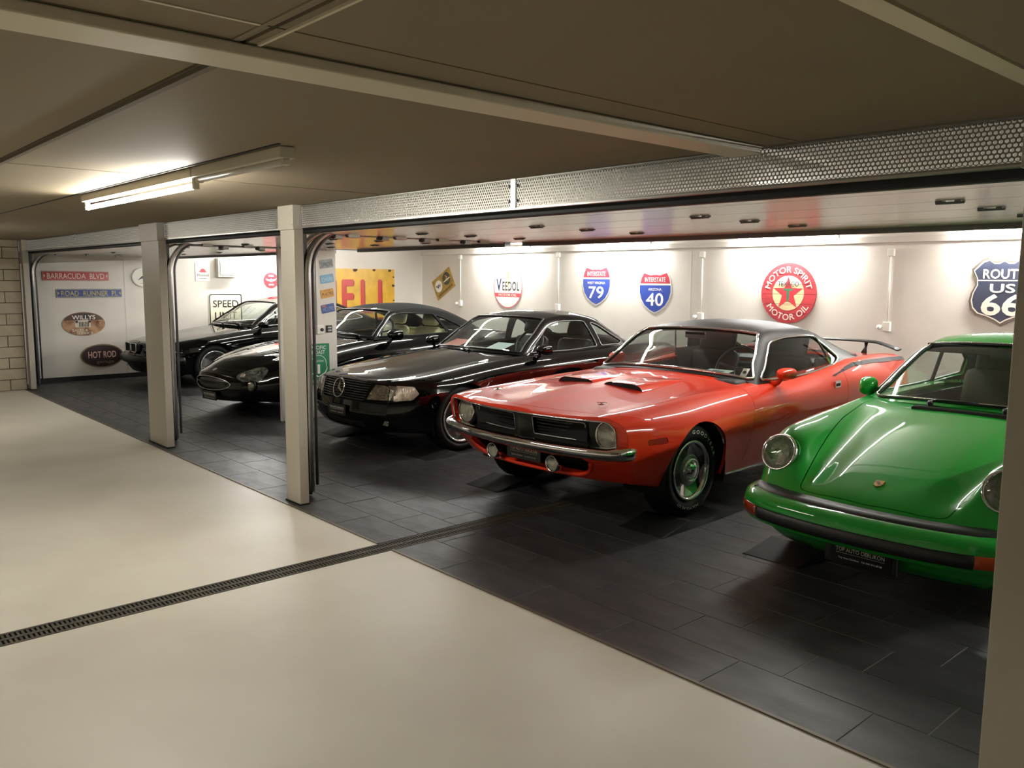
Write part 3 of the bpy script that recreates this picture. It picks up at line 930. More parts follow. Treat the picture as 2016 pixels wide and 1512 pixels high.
def wheel(car, u, v, z, R, width, rimR, style, side=1):
    """v = outer face of the tyre on that side"""
    w = empty_child = bpy.data.objects.new('wheel', None)
    ax = np.array([side, 0, 0.0]); c = np.array([side*v, u, z])
    q = R-rimR
    prof = [(rimR-0.01, -width), (rimR+0.3*q, -width-0.004), (R-0.02, -width+0.01), (R, -width+0.035), (R, -0.04), (R-0.018, -0.012), (rimR+0.55*q, 0.0), (rimR+0.25*q, -0.002), (rimR+0.02, -0.012), (rimR-0.012, -0.02)]
    t = MB().lathe(prof, c, ax, 56).build('wheel', m_tyre, car, smooth=True)
    bpy.data.objects.remove(w)
    rm = {'chrome': m_chrome, 'alloy': m_alloy}[style.get('mat', 'alloy')]
    lip = MB().lathe([(rimR-0.002, -0.02), (rimR+0.006, -0.006), (rimR+0.002, 0.002), (rimR-0.010, 0.0), (rimR-0.022, -0.02), (rimR-0.03, -0.06), (rimR-0.035, -width+0.03)], c, ax, 56)
    lip.build('rim_ring', style.get('lip', m_chrome), t, smooth=True)
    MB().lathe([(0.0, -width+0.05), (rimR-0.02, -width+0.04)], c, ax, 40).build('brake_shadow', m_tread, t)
    e1 = np.array([0, 1, 0.0]); e2 = np.array([0, 0, 1.0])
    if style['kind'] == 'rally':
        # dished steel disc with five oblong slots, chromed centre cap
        nr, na = 18, 120; rad = np.linspace(0.088, rimR-0.022, nr)
        def hgt(r): return np.interp(r, [0.088, 0.10, 0.125, rimR-0.055, rimR-0.022], [-0.018, -0.014, -0.03, -0.062, -0.05])
        V = []; F = []
        for r in rad:
            for k in range(na):
                a = 2*PI*k/na; V.append(c+ax*hgt(r)+r*(math.cos(a)*e1+math.sin(a)*e2))
        for i in range(nr-1):
            for k in range(na):
                rm_, am = (rad[i]+rad[i+1])/2, (k+0.5)*2*PI/na
                if 0.128 < rm_ < rimR-0.042 and abs(((am-0.3) % (2*PI/5))-PI/5) < 0.33: continue
                F.append((i*na+k, i*na+(k+1) % na, (i+1)*na+(k+1) % na, (i+1)*na+k) if side > 0 else ((i+1)*na+k, (i+1)*na+(k+1) % na, i*na+(k+1) % na, i*na+k))
        mesh_obj('disc', V, F, mat('argent_steel', '#85868a', .45, metal=.45), t, True)
        MB().lathe([(0.092, -0.03), (0.09, -0.01), (0.082, 0.003), (0.07, 0.006), (0.066, 0.0), (0.062, -0.002), (0.05, 0.012), (0.03, 0.018), (0.0, 0.02)], c, ax, 40).build('centre_cap', m_chrome, t, smooth=True)
        for k in range(5):
            a = 2*PI*k/5+0.4
            MB().lathe([(0.012, 0.0), (0.012, 0.012), (0.0, 0.016)], c+0.055*(math.cos(a)*e1+math.sin(a)*e2), ax, 8).build('lug_nut', m_chrome, t)
    elif style['kind'] == 'spoke':
        n = style['n']; wd0, wd1 = style.get('w', (0.075, 0.06)); hub = style.get('hub', 0.07)
        for k in range(n):
            a = 2*PI*k/n+style.get('a0', 0.2)
            d = math.cos(a)*e1+math.sin(a)*e2; p = -math.sin(a)*e1+math.cos(a)*e2
            r0, r1 = hub*0.6, rimR-0.012
            V = []
            for r, wd, hh in ((r0, wd0, -0.02), ((r0+r1)/2, (wd0+wd1)/2*0.9, -0.028), (r1, wd1, -0.028)):
                for sx, dz in ((-1, -0.03), (-0.7, 0.0), (0.7, 0.0), (1, -0.03)):
                    V.append(c+d*r+p*wd/2*sx+ax*(hh+dz))
            F = []
            for i in range(2):
                for j in range(3):
                    f = (i*4+j, i*4+j+1, (i+1)*4+j+1, (i+1)*4+j); F.append(f if side < 0 else f[::-1])
            mesh_obj('spoke', V, F, style.get('smat', m_alloy), t, False)
        MB().lathe([(hub, -0.045), (hub, -0.02), (hub*0.8, -0.012), (0.03, -0.010), (0.0, -0.008)], c, ax, 24).build('centre_cap', style.get('smat', m_alloy), t, smooth=True)
    return t
def well(car, u, z, R, v0, v1, both=True):
    for s in ((1, -1) if both else (1,)):
        b = MB(); n = 28; V = []; F = []
        for k in range(n+1):
            a = -0.35+(PI+0.7)*k/n
            for vv in (v0, v1): V.append((s*vv, u+R*math.cos(a), z+R*math.sin(a)))
        for k in range(n): F.append((2*k, 2*k+1, 2*k+3, 2*k+2))
        i0 = len(V); V += [(s*v0, u, z-0.1)]
        for k in range(n): F.append((2*k, 2*k+2, i0))
        mesh_obj('wheel_well', V, F, m_tread, car)
def arch_sdf(us, z, R, vmin=0.45, zb=None):
    def f(P, A=None):
        d = np.full(len(P), 9.0)
        for u in us:
            q = np.hypot(P[:, 1]-u, P[:, 2]-z)-R
            below = np.maximum(np.abs(P[:, 1]-u)-R, P[:, 2]-z)
            d = np.minimum(d, np.minimum(q, below))
        return np.maximum(d, (vmin-P[:, 0]))
    return f
def seat(car, u, v, z, m_, hr=0.62, w=0.25, tilt=0.28, high=False, name='seat'):
    b = MB(); b.box(v-w, u-0.28, z, v+w, u+0.26, z+0.16, bev=0.05)
    s = b.build(name, m_, car, smooth=True)
    bk = MB(); bk.box(-w, -0.07, 0.0, w, 0.07, hr-(0 if high else 0.05), bev=0.06)
    o = bk.build('backrest', m_, s, smooth=True)
    o.location = (v, u+0.24, z+0.10); o.rotation_euler = (-tilt, 0, 0)
    h = MB(); h.box(-w*(0.62 if not high else 0.75), -0.05, hr-0.03, w*(0.62 if not high else 0.75), 0.05, hr+(0.16 if not high else 0.2), bev=0.045)
    h2 = h.build('headrest', m_, s, smooth=True); h2.location = o.location; h2.rotation_euler = o.rotation_euler
    return s
def cabin(car, u0, u1, v, zf, zb, dash_u, dash_z, m_=None, steer=None, seats=(), tub=True):
    m_ = m_ or m_int
    b = MB(); b.box(-v, u0, zf-0.02, v, u1, zf); b.box(-v, u0, zf, -v+0.02, u1, zb); b.box(v-0.02, u0, zf, v, u1, zb); b.box(-v, u1-0.02, zf, v, u1, zb)
    b.build('cabin_tub', m_, car)
    d = MB(); V, F = sweep([(x, 0, 0) for x in np.linspace(-v+0.01, v-0.01, 12)], [(0.0, 0.0)]*3) if False else ([], [])
    d.box(-v+0.01, dash_u-0.28, dash_z-0.25, v-0.01, dash_u+0.12, dash_z, bev=0.04)
    d.build('dashboard', m_, car, smooth=True)
    if steer:
        u, vv, z = steer; R = 0.19; t = 0.45
        pts = [(vv+R*math.cos(a), u+R*math.sin(a)*math.sin(t)*1.0, z+R*math.sin(a)*math.cos(t)) for a in np.linspace(0, 2*PI, 36, endpoint=False)]
        s = MB().tube(pts, 0.014, 8, closed=True)
        for a in (0.2, PI-0.2, -PI/2): s.tube([(vv, u-0.03, z), (vv+R*math.cos(a), u+R*math.sin(a)*math.sin(t), z+R*math.sin(a)*math.cos(t))], 0.01, 6)
        s.build('steering_wheel', m_blackgl, car, smooth=True)
def door_mirror(car, side, u, v, z, m_, w=0.17, h=0.115, d=0.10, foot=True, ang=0.15):
    b = MB(); n, k = 14, 20; V = []; F = []
    for i in range(n+1):
        t = i/n; a = math.sqrt(max(0, 1-(1-t)**2.4))
        for j in range(k):
            w_ = 2*PI*j/k; cx, cz = math.cos(w_), math.sin(w_)
            sx = abs(cx)**0.7*np.sign(cx); sz = abs(cz)**0.7*np.sign(cz)
            V.append((side*(v+w/2+sx*w/2*max(a, 0.02)), u-d+d*t, z+sz*h/2*max(a, 0.02)))
    for i in range(n):
        for j in range(k):
            j2 = (j+1) % k; f = (i*k+j, i*k+j2, (i+1)*k+j2, (i+1)*k+j); F.append(f if side < 0 else f[::-1])
    o = mesh_obj('door_mirror', V, F, m_, car, True)
    gl = [V[n*k+j] for j in range(k)]
    mesh_obj('mirror_glass', [(side*(v+w/2)+(p[0]-side*(v+w/2))*0.93, p[1]-0.004, z+(p[2]-z)*0.93) for p in gl], [tuple(range(k))], m_chrome, o)
    MB().tube([(side*(v+w*0.32), u-0.05, z-h*0.35), (side*(v+0.02), u-0.06, z-h*0.55-0.02), (side*(v-0.03), u-0.06, z-h*0.75-0.02)], [0.018, 0.02, 0.03], 8).build('mirror_foot', m_, o, smooth=True)
    return o
def wiper(car, base, tip, up=0.02):
    b = MB(); a = np.array(base); t = np.array(tip)
    b.tube([a, a+(t-a)*0.05+np.array([0, 0, up]), a+(t-a)*0.5+np.array([0, 0, up])], [0.012, 0.008, 0.006], 6)
    b.tube([a+(t-a)*0.12+np.array([0, 0, up*0.6]), t+np.array([0, 0, up*0.6])], 0.006, 6)
    return b.build('wiper', m_blackgl, car, smooth=True)
def round_headlight(car, c, axis, R, name='headlight', bezel=0.016, deep=0.05, ring=None, n=48, bulge=0.022):
    axis = np.array(axis, float); axis /= np.linalg.norm(axis); c = np.array(c, float)
    o = MB().lathe([(R+bezel*0.4, -deep), (R+bezel, -0.03), (R+bezel, -0.004), (R+bezel*0.6, 0.009), (R+0.002, 0.010), (R-0.004, 0.002), (R-0.006, -0.006)], c, axis, n).build(name, ring or m_chrome, car, smooth=True)
    MB().lathe([(R-0.004, -0.002)]+[(R*math.cos(a), -0.024*math.sin(a)) for a in np.linspace(0.15, PI/2, 7)], c, axis, n).build('reflector', m_reflector, o, smooth=True)
    MB().lathe([(0.0, -0.004), (0.016, -0.006), (0.016, -0.024)], c, axis, 12).build('bulb', m_chrome, o, smooth=True)
    MB().lathe([(R-0.004, 0.0)]+[(R*math.cos(a)*0.985, 0.004+bulge*math.sin(a)) for a in np.linspace(0.2, PI/2-0.001, 6)], c, axis, n).build('lens', m_lens, o, smooth=True)
    return o
def lettering(text, name, material, parent, fr, size, width=None, bold=0.0, depth=0.001, lift=0.0005, flat=True):
    """fr(x,y,d)->xyz: x along the writing, y up, d outward; centred"""
    V, F = text_geo(text, bold)
    w = (V[:, 0].max()-V[:, 0].min())
    sx = size if width is None else width/w
    vv = [fr(p[0]*sx, (p[1]-0.5)*size, lift+p[2]) for p in V]
    o = mesh_obj(name, vv, F, material, parent)
    o['kind'] = 'stuff'
    return o
def dealer_plate(car, c, w=0.34, h=0.105, tilt=0.0, holder=True, nrm=(0, -1, 0), wide=0.0):
    """black show plate with pale print on the car's nose"""
    n = np.array(nrm, float); n /= np.linalg.norm(n); x = np.cross([0, 0, 1.0], n); x /= np.linalg.norm(x); y = np.cross(n, x); c = np.array(c, float)
    fr = lambda a, b_, d: tuple(c+x*a+y*b_+n*d)
    o = MB().prism(rrect(-w/2, -h/2, w/2, h/2, 0.012), -0.012, 0.0, fr).build('show_plate', m_blackgl, car)
    lettering('TOP AUTO OERLIKON', 'plate_lettering', m_print, o, lambda a, b_, d: fr(a, b_+h*0.17, d), h*0.21, w*0.80, 0.012)
    MB().prism([(-w*.4, -h*.03), (w*.4, -h*.03), (w*.4, -h*.015), (-w*.4, -h*.015)], .0002, .0006, fr).build('plate_rule', m_print, o)
    lettering('Top Auto Oerlikon   Tel. 044 312 00 00', 'plate_small_print', m_print, o, lambda a, b_, d: fr(a, b_-h*0.26, d), h*0.085, w*0.72, 0.01)
    return o
# ------------------------------------------------------------------ orange muscle coupe with a black roof
def recalc(o):
    bm = bmesh.new(); bm.from_mesh(o.data); bmesh.ops.recalc_face_normals(bm, faces=bm.faces[:]); bm.to_mesh(o.data); bm.free(); return o
def sweep_obj(name, path, prof, material, parent, scale=None, smooth=True, closed=True, caps=True):
    V, F = sweep(path, prof, scale, closed, caps)
    o = mesh_obj(name, V, F, material, parent, smooth); return recalc(o)

def build_cuda():
    m_or = mat('orange_paint', '#e23a1d', 0.45, coat=1.0, coat_rough=0.012, spec=0.05)
    m_vinyl = mat('black_vinyl', '#191817', 0.5, bump=0.12, bscale=160, spec=0.32)
    m_grey = mat('argent_grille', '#34332f', 0.42, metal=0.4)
    car = empty('car', (-4.211, 3.69, 0), 0.034, 'orange two-door muscle car with black vinyl roof and long scooped hood', 'car')
    nose = lambda v: 0.05+0.15*(np.abs(v)/0.8)**2.2
    prof = lambda z: np.interp(z, [0.2, 0.34, 0.46, 0.52, 0.62, 0.74, 0.9], [0.36, 0.20, 0.09, 0.05, 0.02, 0.0, 0.0])
    F = [("0 0", "0 .795,.12 .810,.35 .830,.8 .868,1.2 .892,1.75 .925,2.2 .935,3.3 .95,4.0 .975,4.5 .955,4.72 .93", False, 0),
         ("0 .035,.35 .07,1 .13,1.8 .17,4.7 .17", "0 .796,.12 .811,.35 .831,.8 .868,1.2 .891,1.75 .923,2.2 .935,3.3 .95,4.0 .975,4.5 .955,4.72 .93", True, 6),
         ("0 .30,1 .36,1.8 .38,4.7 .34", "0 .787,.12 .801,.35 .816,.8 .849,1.2 .875,1.75 .912,2.2 .93,3.3 .945,4.0 .97,4.5 .95,4.72 .925", False, 12),
         ("0 .57,1 .61,1.8 .66,2.2 .68,4.7 .62", "0 .787,.12 .800,.35 .814,.8 .837,1.2 .856,1.75 .880,2.2 .89,3.3 .935,4.0 .965,4.5 .945,4.72 .92", True, 10),
         ("0 .77,.3 .795,1 .815,1.8 .80,2.4 .80,3.1 .82,3.7 .80,4.7 .76", "0 .780,.12 .792,.35 .802,.8 .818,1.2 .836,1.75 .858,2.2 .870,2.7 .905,3.1 .945,3.5 .975,4.0 .975,4.5 .955,4.72 .93", False, 9),
         ("0 .845,.3 .895,.8 .915,1.8 .90,2.6 .905,3.3 .925,3.9 .915,4.7 .84", "0 .735,.35 .742,.8 .752,1.4 .765,2 .785,2.7 .80,3.2 .835,3.7 .865,4.2 .855,4.72 .82", False, 9),
         ("0 .862,.3 .925,.8 .955,1.4 .940,2.4 .935,3.2 .950,3.8 .950,4.7 .865", "0 .62,.5 .64,.95 .66,1.5 .65,2.5 .65,3.5 .67,4.72 .66", False, 9),
         ("0 .85,.4 .905,.9 .925,1.5 .905,3.7 .925,4.7 .85", "0 .46,1 .44,4.72 .46", False, 9),
         ("0 .80,.4 .855,1 .865,3.8 .865,4.7 .80", "0 .335,.5 .29,1 .265,3.8 .265,4.72 .34", True, 8),
         ("0 .0", "0 .335,.5 .27,4.72 .30", True, 14)]
    P = loft(F, stations(4.72), nose, 1.3, lambda v: 0.12*(v/0.8)**2, 0.8, prof, 0.75)
    S = Surf(P, flip=True)
    AR = arch_sdf((0.945, 3.67), 0.355, 0.352)
    Cs = Surf(front_cap(P, 40, nose, prof)); weld(Cs, S)
    S.carve('arch', AR)
    hood = lambda P, A: smax([P[:, 0]-np.interp(P[:, 1], [0.2, 0.5, 1.0, 1.7, 1.85], [.745, .735, .725, .715, .71]), np.interp(P[:, 0], [0, .8], [.10, .245])-P[:, 1], P[:, 1]-np.interp(P[:, 0], [0, .45, .72], [1.66, 1.70, 1.80]), 0.7-P[:, 2]])
    S.carve('hood', hood, ['body'])
    door = lambda P, A: np.maximum(sd_poly(P[:, 1:3], [(1.70, 1.2), (1.655, .80), (1.60, .62), (1.57, .42), (1.55, .33), (2.98, .33), (3.07, .45), (3.11, .7), (3.12, 1.2)]), 0.70-P[:, 0])
    S.carve('door', door, ['body'])
    mark = lambda P, A: np.maximum(sd_rbox(P[:, 1], P[:, 2], .475, .628, .085, .020, .008), .5-P[:, 0])
    S.carve('marker', mark, ['body'])
    S.carve('cockpit', lambda P, A: np.maximum.reduce([P[:, 0]-.74, 2.0-P[:, 1], P[:, 1]-3.88, .7-P[:, 2], P[:, 0]-np.interp(P[:, 1], [3.3, 3.88], [.74, .64])]), ['body'])
    MB().box(-.64, 3.36, .90, .64, 3.90, .92).build('parcel_shelf', m_int, car)
    bodyg = S.extract(['body'])
    panel(bodyg, 'body_shell', m_or, car, 0, 0.02)
    panel(S.extract(['hood']), 'hood', m_or, car, 0.004, 0.018)
    for sd in (1, -1):
        d = panel(S.extract(['door'], sd), 'door', m_or, car, 0.003, 0.02)
        hb = MB(); hb.prism(rrect(-.05, -.028, .05, .028, .008), 0, .012, lambda x, y, q: (sd*(.921+q), 2.94+x, .80+y)); hb.build('door_handle', m_chrome, d)
        MB().prism(rrect(-.04, -.018, .04, .006, .006), .0121, .0125, lambda x, y, q: (sd*(.921+q), 2.94+x, .80+y)).build('handle_recess', m_dark, d)
        panel(S.extract(['marker'], sd), 'side_marker', mat('marker_lens_red', '#8e2414', 0.2, coat=0.6), car, 0.002, 0.01, offset=-0.004)
    well(car, 0.945, 0.355, 0.36, 0.55, 0.90); well(car, 3.67, 0.355, 0.36, 0.55, 0.88)
    end_cap_obj(P, 'tail_panel', m_or, car)
    # front: fascia with the wide grille opening
    gx, gz0, gz1 = .790, .556, .764
    grille = lambda P, A: sd_rbox(np.abs(P[:, 0]), P[:, 2], 0, (gz0+gz1)/2, gx, (gz1-gz0)/2, .07)
    Cs.carve('grille', grille)
    vz = lambda P, A: np.maximum(sd_poly(np.stack([P[:, 0], P[:, 2]], 1), [(-.1, .47), (.60, .47), (.52, .385), (.40, .362), (-.1, .355)]), 0)*1.0
    vz = lambda P, A: sd_poly(np.stack([P[:, 0], P[:, 2]], 1), [(-.2, .50), (.59, .50), (.545, .40), (.47, .368), (-.2, .362)])
    Cs.carve('mouth', vz, ['body'])
    capg = Cs.extract(['body']); panel(capg, 'front_fascia', m_or, car, 0, 0.03)
    gg = Cs.extract(['grille'])
    trims(gg, 'grille_surround', m_chrome, car, 0.006, 0.003, 0.5, 8)
    # recessed grille panel
    nf = lambda v, z: nose(v)+prof(z)
    def gp(dep, x0, x1, z0, z1, nx, nz, bulge=True):
        X = np.linspace(x0, x1, nx); Z = np.linspace(z1, z0, nz); G = np.zeros((nz, nx, 3))
        for j, z in enumerate(Z):
            for i, x in enumerate(X):
                b_ = 0.05*max(0, 1-abs(x)/.085) if bulge else 0
                G[j, i] = (x, nf(x, z)+dep-b_, z)
        return G
    G = Surf(gp(.115, 0, gx-.004, gz0-.012, gz1+.004, 120, 40))
    ins = lambda P, A: sd_rbox(P[:, 0], P[:, 2], .305, .665, .215, .060, .012)
    G.carve('insert', ins)
    gpan = panel(G.extract(['body']), 'grille_panel', m_grey, car, 0, 0)
    gi = G.extract(['insert'])
    trims(gi, 'insert_outline', m_galv, gpan, 0.0035, 0.003, 0.3)
    for sd in (1, -1):
        MB().box(min(sd*.09, sd*.54), 0.225, .60, max(sd*.09, sd*.54), 0.30, .73).build('insert_floor', m_dark, gpan)
        for k in range(4):
            z = .632+.024*k
            pts = [(sd*x, nf(x, z)+.138, z) for x in np.linspace(.103, .527, 12)]
            MB().tube(pts, 0.0045, 6).build('grille_bar', m_blackgl, gpan)
        round_headlight(car, (sd*.695, nf(.695, .66)+.075, .660), (sd*.06, -1, 0.02), .088, ring=m_chrome, deep=.03)
    V = []; 
    # walls of the opening
    for L, closed in loops_of(gg[2]):
        Q = gg[0][L]; n = len(L)
        VV = [tuple(q) for q in Q]+[(q[0], q[1]+.13, q[2]) for q in Q]
        FF = [(i, (i+1) % n, n+(i+1) % n, n+i) for i in range(n)]
        mesh_obj('opening_wall', VV, FF, m_grey, car)
    MB().box(-.62, .38, .36, .62, .40, .52).build('valance_back', m_dark, car)
    # bumper
    half = [(0, .05), (.25, .062), (.5, .092), (.68, .136), (.765, .168), (.81, .205), (.828, .25), (.835, .31)]
    path = [(-x, y, .568) for x, y in half[::-1]]+[(x, y, .568) for x, y in half[1:]]
    path = smooth_path(path, 90)
    pr = [(-.03, -.030), (.012, -.036), (.034, -.030), (.046, -.012), (.050, .010), (.038, .022), (.02, .030), (.0, .034), (-.03, .032)]
    sc = [(1.0, 1.0+0.7*min(1, max(0, (abs(p[0])-.76)/.1))) for p in path]
    sweep_obj('front_bumper', path, pr, m_chrome, car, sc)
    MB().tube([(x, y+.03, .525) for x, y, z in path[6:-6]], .012, 6).build('bumper_filler', m_blackgl, car)
    for sd in (1, -1):
        f = round_headlight(car, (sd*.295, .155, .430), (0, -1, 0), .050, 'fog_lamp', bezel=.008, deep=.07, n=28, bulge=.014)
        MB().box(sd*.295-.012, .155, .46, sd*.295+.012, .185, .52).build('lamp_bracket', m_blackgl, f)
    dealer_plate(car, (0.01, .165, .462), .33, .105)
    lip = [(x, float(nose(np.array(x))+prof(z))-.004, z) for x, z in ((-.59, .47), (-.55, .41), (-.47, .372), (-.25, .362), (0, .36), (.25, .362), (.47, .372), (.55, .41), (.59, .47))]
    MB().tube(smooth_path(lip, 40), .016, 8).build('valance_lip', m_or, car, smooth=True)
    for sd in (1, -1): MB().box(min(sd*.70, sd*.735), 2.95, .80, max(sd*.70, sd*.735), 3.70, 1.0, bev=.01).build('quarter_trim', m_int, car)
    # greenhouse
    Ck = ("0 1.72,.5 2.0,1 2.32,1.5 2.75,2 3.28,2.5 3.62,3 4.0", "0 .925,.5 1.105,1 1.252,1.3 1.298,1.6 1.308,2 1.255,2.5 1.12,3 .975")
    Ek = ("0 1.875,.5 2.07,1 2.30,1.5 2.72,2 3.20,2.5 3.52,3 3.88", "0 .785,.5 .715,1 .622,1.4 .605,2 .60,2.5 .64,3 .70", "0 .866,.5 1.05,1 1.218,1.4 1.245,1.7 1.24,2 1.185,2.5 1.07,3 .955")
    bl = ("0 .80,1.9 .79,2.4 .80,3.1 .81,4 .74", "0 .86,1.9 .865,2.3 .885,2.7 .905,3.1 .945,3.6 .95,4 .95")
    PG, AG = greenhouse(Ck, Ek, bl, rows_for(46, 56, 36), rE=.07, crown=2.6, ns=26)
    H = Surf(PG, flip=True, A=AG)
    ws = lambda P, A: np.maximum(sd_rbox(P[:, 0]/A[:, 2], A[:, 0]*.75, 0, .385, .972, .335, .06)*.62, (A[:, 1]-.4))
    H.carve('windscreen', ws)
    sw = lambda P, A: np.maximum(sd_poly(P[:, 1:3], [(1.965, .905), (2.30, 1.18), (2.40, 1.197), (2.95, 1.188), (3.05, 1.165), (3.22, 1.0), (3.13, .965), (2.9, .925), (2.4, .895)])-.008, .75-A[:, 1])
    H.carve('side_window', sw, ['body'])
    rw = lambda P, A: np.maximum(sd_rbox(P[:, 0]/A[:, 2], (A[:, 0]-2)*.7, 0, .39, .80, .28, .07)*.6, (A[:, 1]-.4))
    H.carve('rear_window', rw, ['body'])
    rg = H.extract(['body'])
    panel(rg, 'vinyl_roof', m_vinyl, car, 0, 0.02); panel(rg, 'headliner', m_int, car, 0, 0, offset=-.018)
    g = H.extract(['windscreen']); panel(g, 'windscreen', m_glass_d, car, 0, 0, offset=-.006); trims(g, 'windscreen_trim', m_chrome, car, .012, .004)
    g = H.extract(['rear_window']); panel(g, 'rear_window', m_glass_d, car, 0, 0, offset=-.006); trims(g, 'rear_window_trim', m_chrome, car, .010, .004)
    for sd in (1, -1):
        g = H.extract(['side_window'], sd); w = panel(g, 'side_window', m_glass_d, car, 0, 0, offset=-.006); trims(g, 'side_window_trim', m_chrome, car, .010, .004)
        MB().tube([(sd*.715, 2.93, 1.185), (sd*.80, 3.06, .945)], .009, 6).build('quarter_pillar', m_chrome, w)
    # hood scoops, pins
    for sd in (1, -1):
        b = MB(); V = []; F_ = []
        nu, nv = 22, 16
        for i in range(nu+1):
            t = i/nu
            for j in range(nv+1):
                q = -1+2*j/nv; x = sd*.225+q*.19
                zb = float(K(F[2][1], [.94+.62*t])[0])-.004
                hh = .046*max(0, 1-abs(q)**7)*max(0, 1-t**1.6)
                V.append((x, .96+.62*t, zb+hh))
        for i in range(nu):
            for j in range(nv): F_.append((i*(nv+1)+j, i*(nv+1)+j+1, (i+1)*(nv+1)+j+1, (i+1)*(nv+1)+j))
        s = mesh_obj('hood_scoop', V, F_, m_or, car, True)
        zb = float(K(F[2][1], [.94])[0])-.004
        mouth = [(sd*.225+q*.185, .966, zb-.002+.043*max(0, 1-abs(q)**7)) for q in np.linspace(-1, 1, 17)]
        mesh_obj('scoop_mouth', mouth, [tuple(range(17))], m_dark, s)
        for (u, v) in ((.40, .51),):
            z = .828
            p = MB().lathe([(.028, 0), (.028, .004), (.010, .006), (.010, .016), (.0, .018)], (sd*v, u, z), (0, -.06, 1), 20).build('hood_pin', m_chrome, car)
            p2 = MB().tube([(sd*v-.03, u-.02, z+.012), (sd*v+.03, u+.02, z+.012)], .003, 6).build('pin_clip', m_chrome, p)
        sp = MB().tube([(sd*.66, 1.45, .905), (sd*.30, 1.60, .925)], .005, 5).build('washer_line', m_blackgl, car) if False else None
        # tail stripe
        st = []
        for uu, zt, zb_ in ((2.93, .868, .862), (3.06, .893, .880), (3.18, .922, .900), (3.32, .945, .918), (3.6, .952, .922), (4.2, .942, .910), (4.66, .922, .888)):
            st.append((uu, zt, zb_))
        us = np.linspace(2.93, 4.62, 70); V = []
        sk = np.array(st); side = (P[..., 0] > .6) & (np.arange(P.shape[1])[None] >= 37)
        for uu in us:
            for kk in (1, 2):
                z = np.interp(uu, sk[:, 0], sk[:, kk])
                d = np.hypot(P[..., 1]-uu, P[..., 2]-z)+np.where(side, 0, 9); r, c_ = np.unravel_index(np.argmin(d), d.shape)
                rr, cc = slice(max(r-2, 0), r+3), slice(max(c_-2, 0), c_+3)
                w = 1/(d[rr, cc]**2+1e-6); x = (P[rr, cc, 0]*w).sum()/w.sum(); nn = S.N[r, c_]
                V.append((sd*(x+nn[0]*.005), uu, z+nn[2]*.005+.002))
        mesh_obj('tail_stripe', V, [(2*i, 2*i+1, 2*i+3, 2*i+2) for i in range(len(us)-1)], mat('stripe_black', '#0e0e0e', .6, spec=.15), car)
        door_mirror(car, sd, 2.13 if sd > 0 else 2.28, .84 if sd > 0 else .80, .945, m_or, w=.14, h=.09, d=.13)
        MB().box(min(sd*.80, sd*.87), 1.36, .262, max(sd*.80, sd*.87), 3.28, .276, bev=.004).build('sill_trim', m_chrome, car)
    # go-wing
    wing = empty_part('rear_wing', car)
    prof_w = [(-.0, .0), (-.02, .012), (-.08, .022), (-.16, .016), (-.19, .004), (-.16, -.004), (-.06, -.006)]
    half = [(0, 4.42, 1.055), (.45, 4.42, 1.055), (.60, 4.43, 1.045), (.70, 4.45, 1.015), (.78, 4.46, .985)]
    path = [(-x, y, z) for x, y, z in half[::-1]]+half[1:]
    sweep_obj('rear_wing', smooth_path(path, 40), prof_w, m_vinyl, car)
    bpy.data.objects.remove(wing)
    for sd in (1, -1):
        MB().tube([(sd*.47, 4.45, .94), (sd*.47, 4.49, 1.0), (sd*.47, 4.50, 1.055)], [.03, .012, .02], 8).build('wing_post', m_vinyl, car, smooth=True)
    # interior
    cabin(car, 1.85, 3.4, .735, .38, .885, 1.98, .90, steer=(2.28, .37, .93))
    for v in (.36, -.36): seat(car, 2.72, v, .40, m_seatblk, .52, high=True)
    b = MB(); b.box(-.62, 3.25, .45, .62, 3.45, .88, bev=.06); b.build('rear_bench', m_seatblk, car, smooth=True)
    MB().box(-.10, 2.20, 1.165, .10, 2.225, 1.22, bev=.008).build('rear_view_mirror', m_blackgl, car)
    # paper on the dashboard and a sticker in the screen corner
    pp = MB().prism([(-.11, -.08), (.11, -.08), (.11, .08), (-.11, .08)], 0, .004, lambda x, y, d: (.40+x, 1.93+y, .915+.14*(y+.08)+d)).build('information_card', mat('card_white', '#cfe0d6', 0.6), car)
    MB().prism([(-.055, -.03), (.055, -.03), (.055, .04), (-.055, .04)], .0045, .005, lambda x, y, d: (.40+x, 1.93+y, .915+.14*(y+.08)+d)).build('card_picture', mat('card_picture', '#5f6f6a', 0.6), pp)
    MB().prism([(-.028, -.035), (.028, -.035), (.028, .035), (-.028, .035)], 0, .002, lambda x, y, d: (.655+x, 1.925+.8*y, .945+.8*y+d)).build('vignette_sticker', m_white, car)
    MB().lathe([(0.015, 0.0), (0.015, 0.001), (0, 0.001)], (.655, 1.922, .948), (0, -.7, .7), 12).build('sticker_mark', m_blackgl, car)
    # wheels
    for u in (.945, 3.67):
        for sd in (1, -1):
            w = wheel(car, u, .865 if u < 2 else .87, .358, .326, .22, .205, dict(kind='rally'), sd)
            if sd > 0 and u < 2:
                c = np.array([.866, u, .358])
                def arcfr(R0, mid):
                    def f(x, y, d):
                        a = mid-x/R0; r = R0+y
                        return (c[0]+d+.0015, c[1]+r*math.cos(a), c[2]+r*math.sin(a))
                    return f
                lettering('G O O D Y E A R', 'tyre_lettering', m_print, w, arcfr(.268, .95), .026, .36, .008)
                lettering('POLYGLAS GT', 'tyre_lettering', m_print, w, arcfr(.262, -1.75), .018, .26, .005)
    return car
def empty_part(name, car):
    o = bpy.data.objects.new(name, None); COL.objects.link(o); o.parent = car; return o
build_cuda()
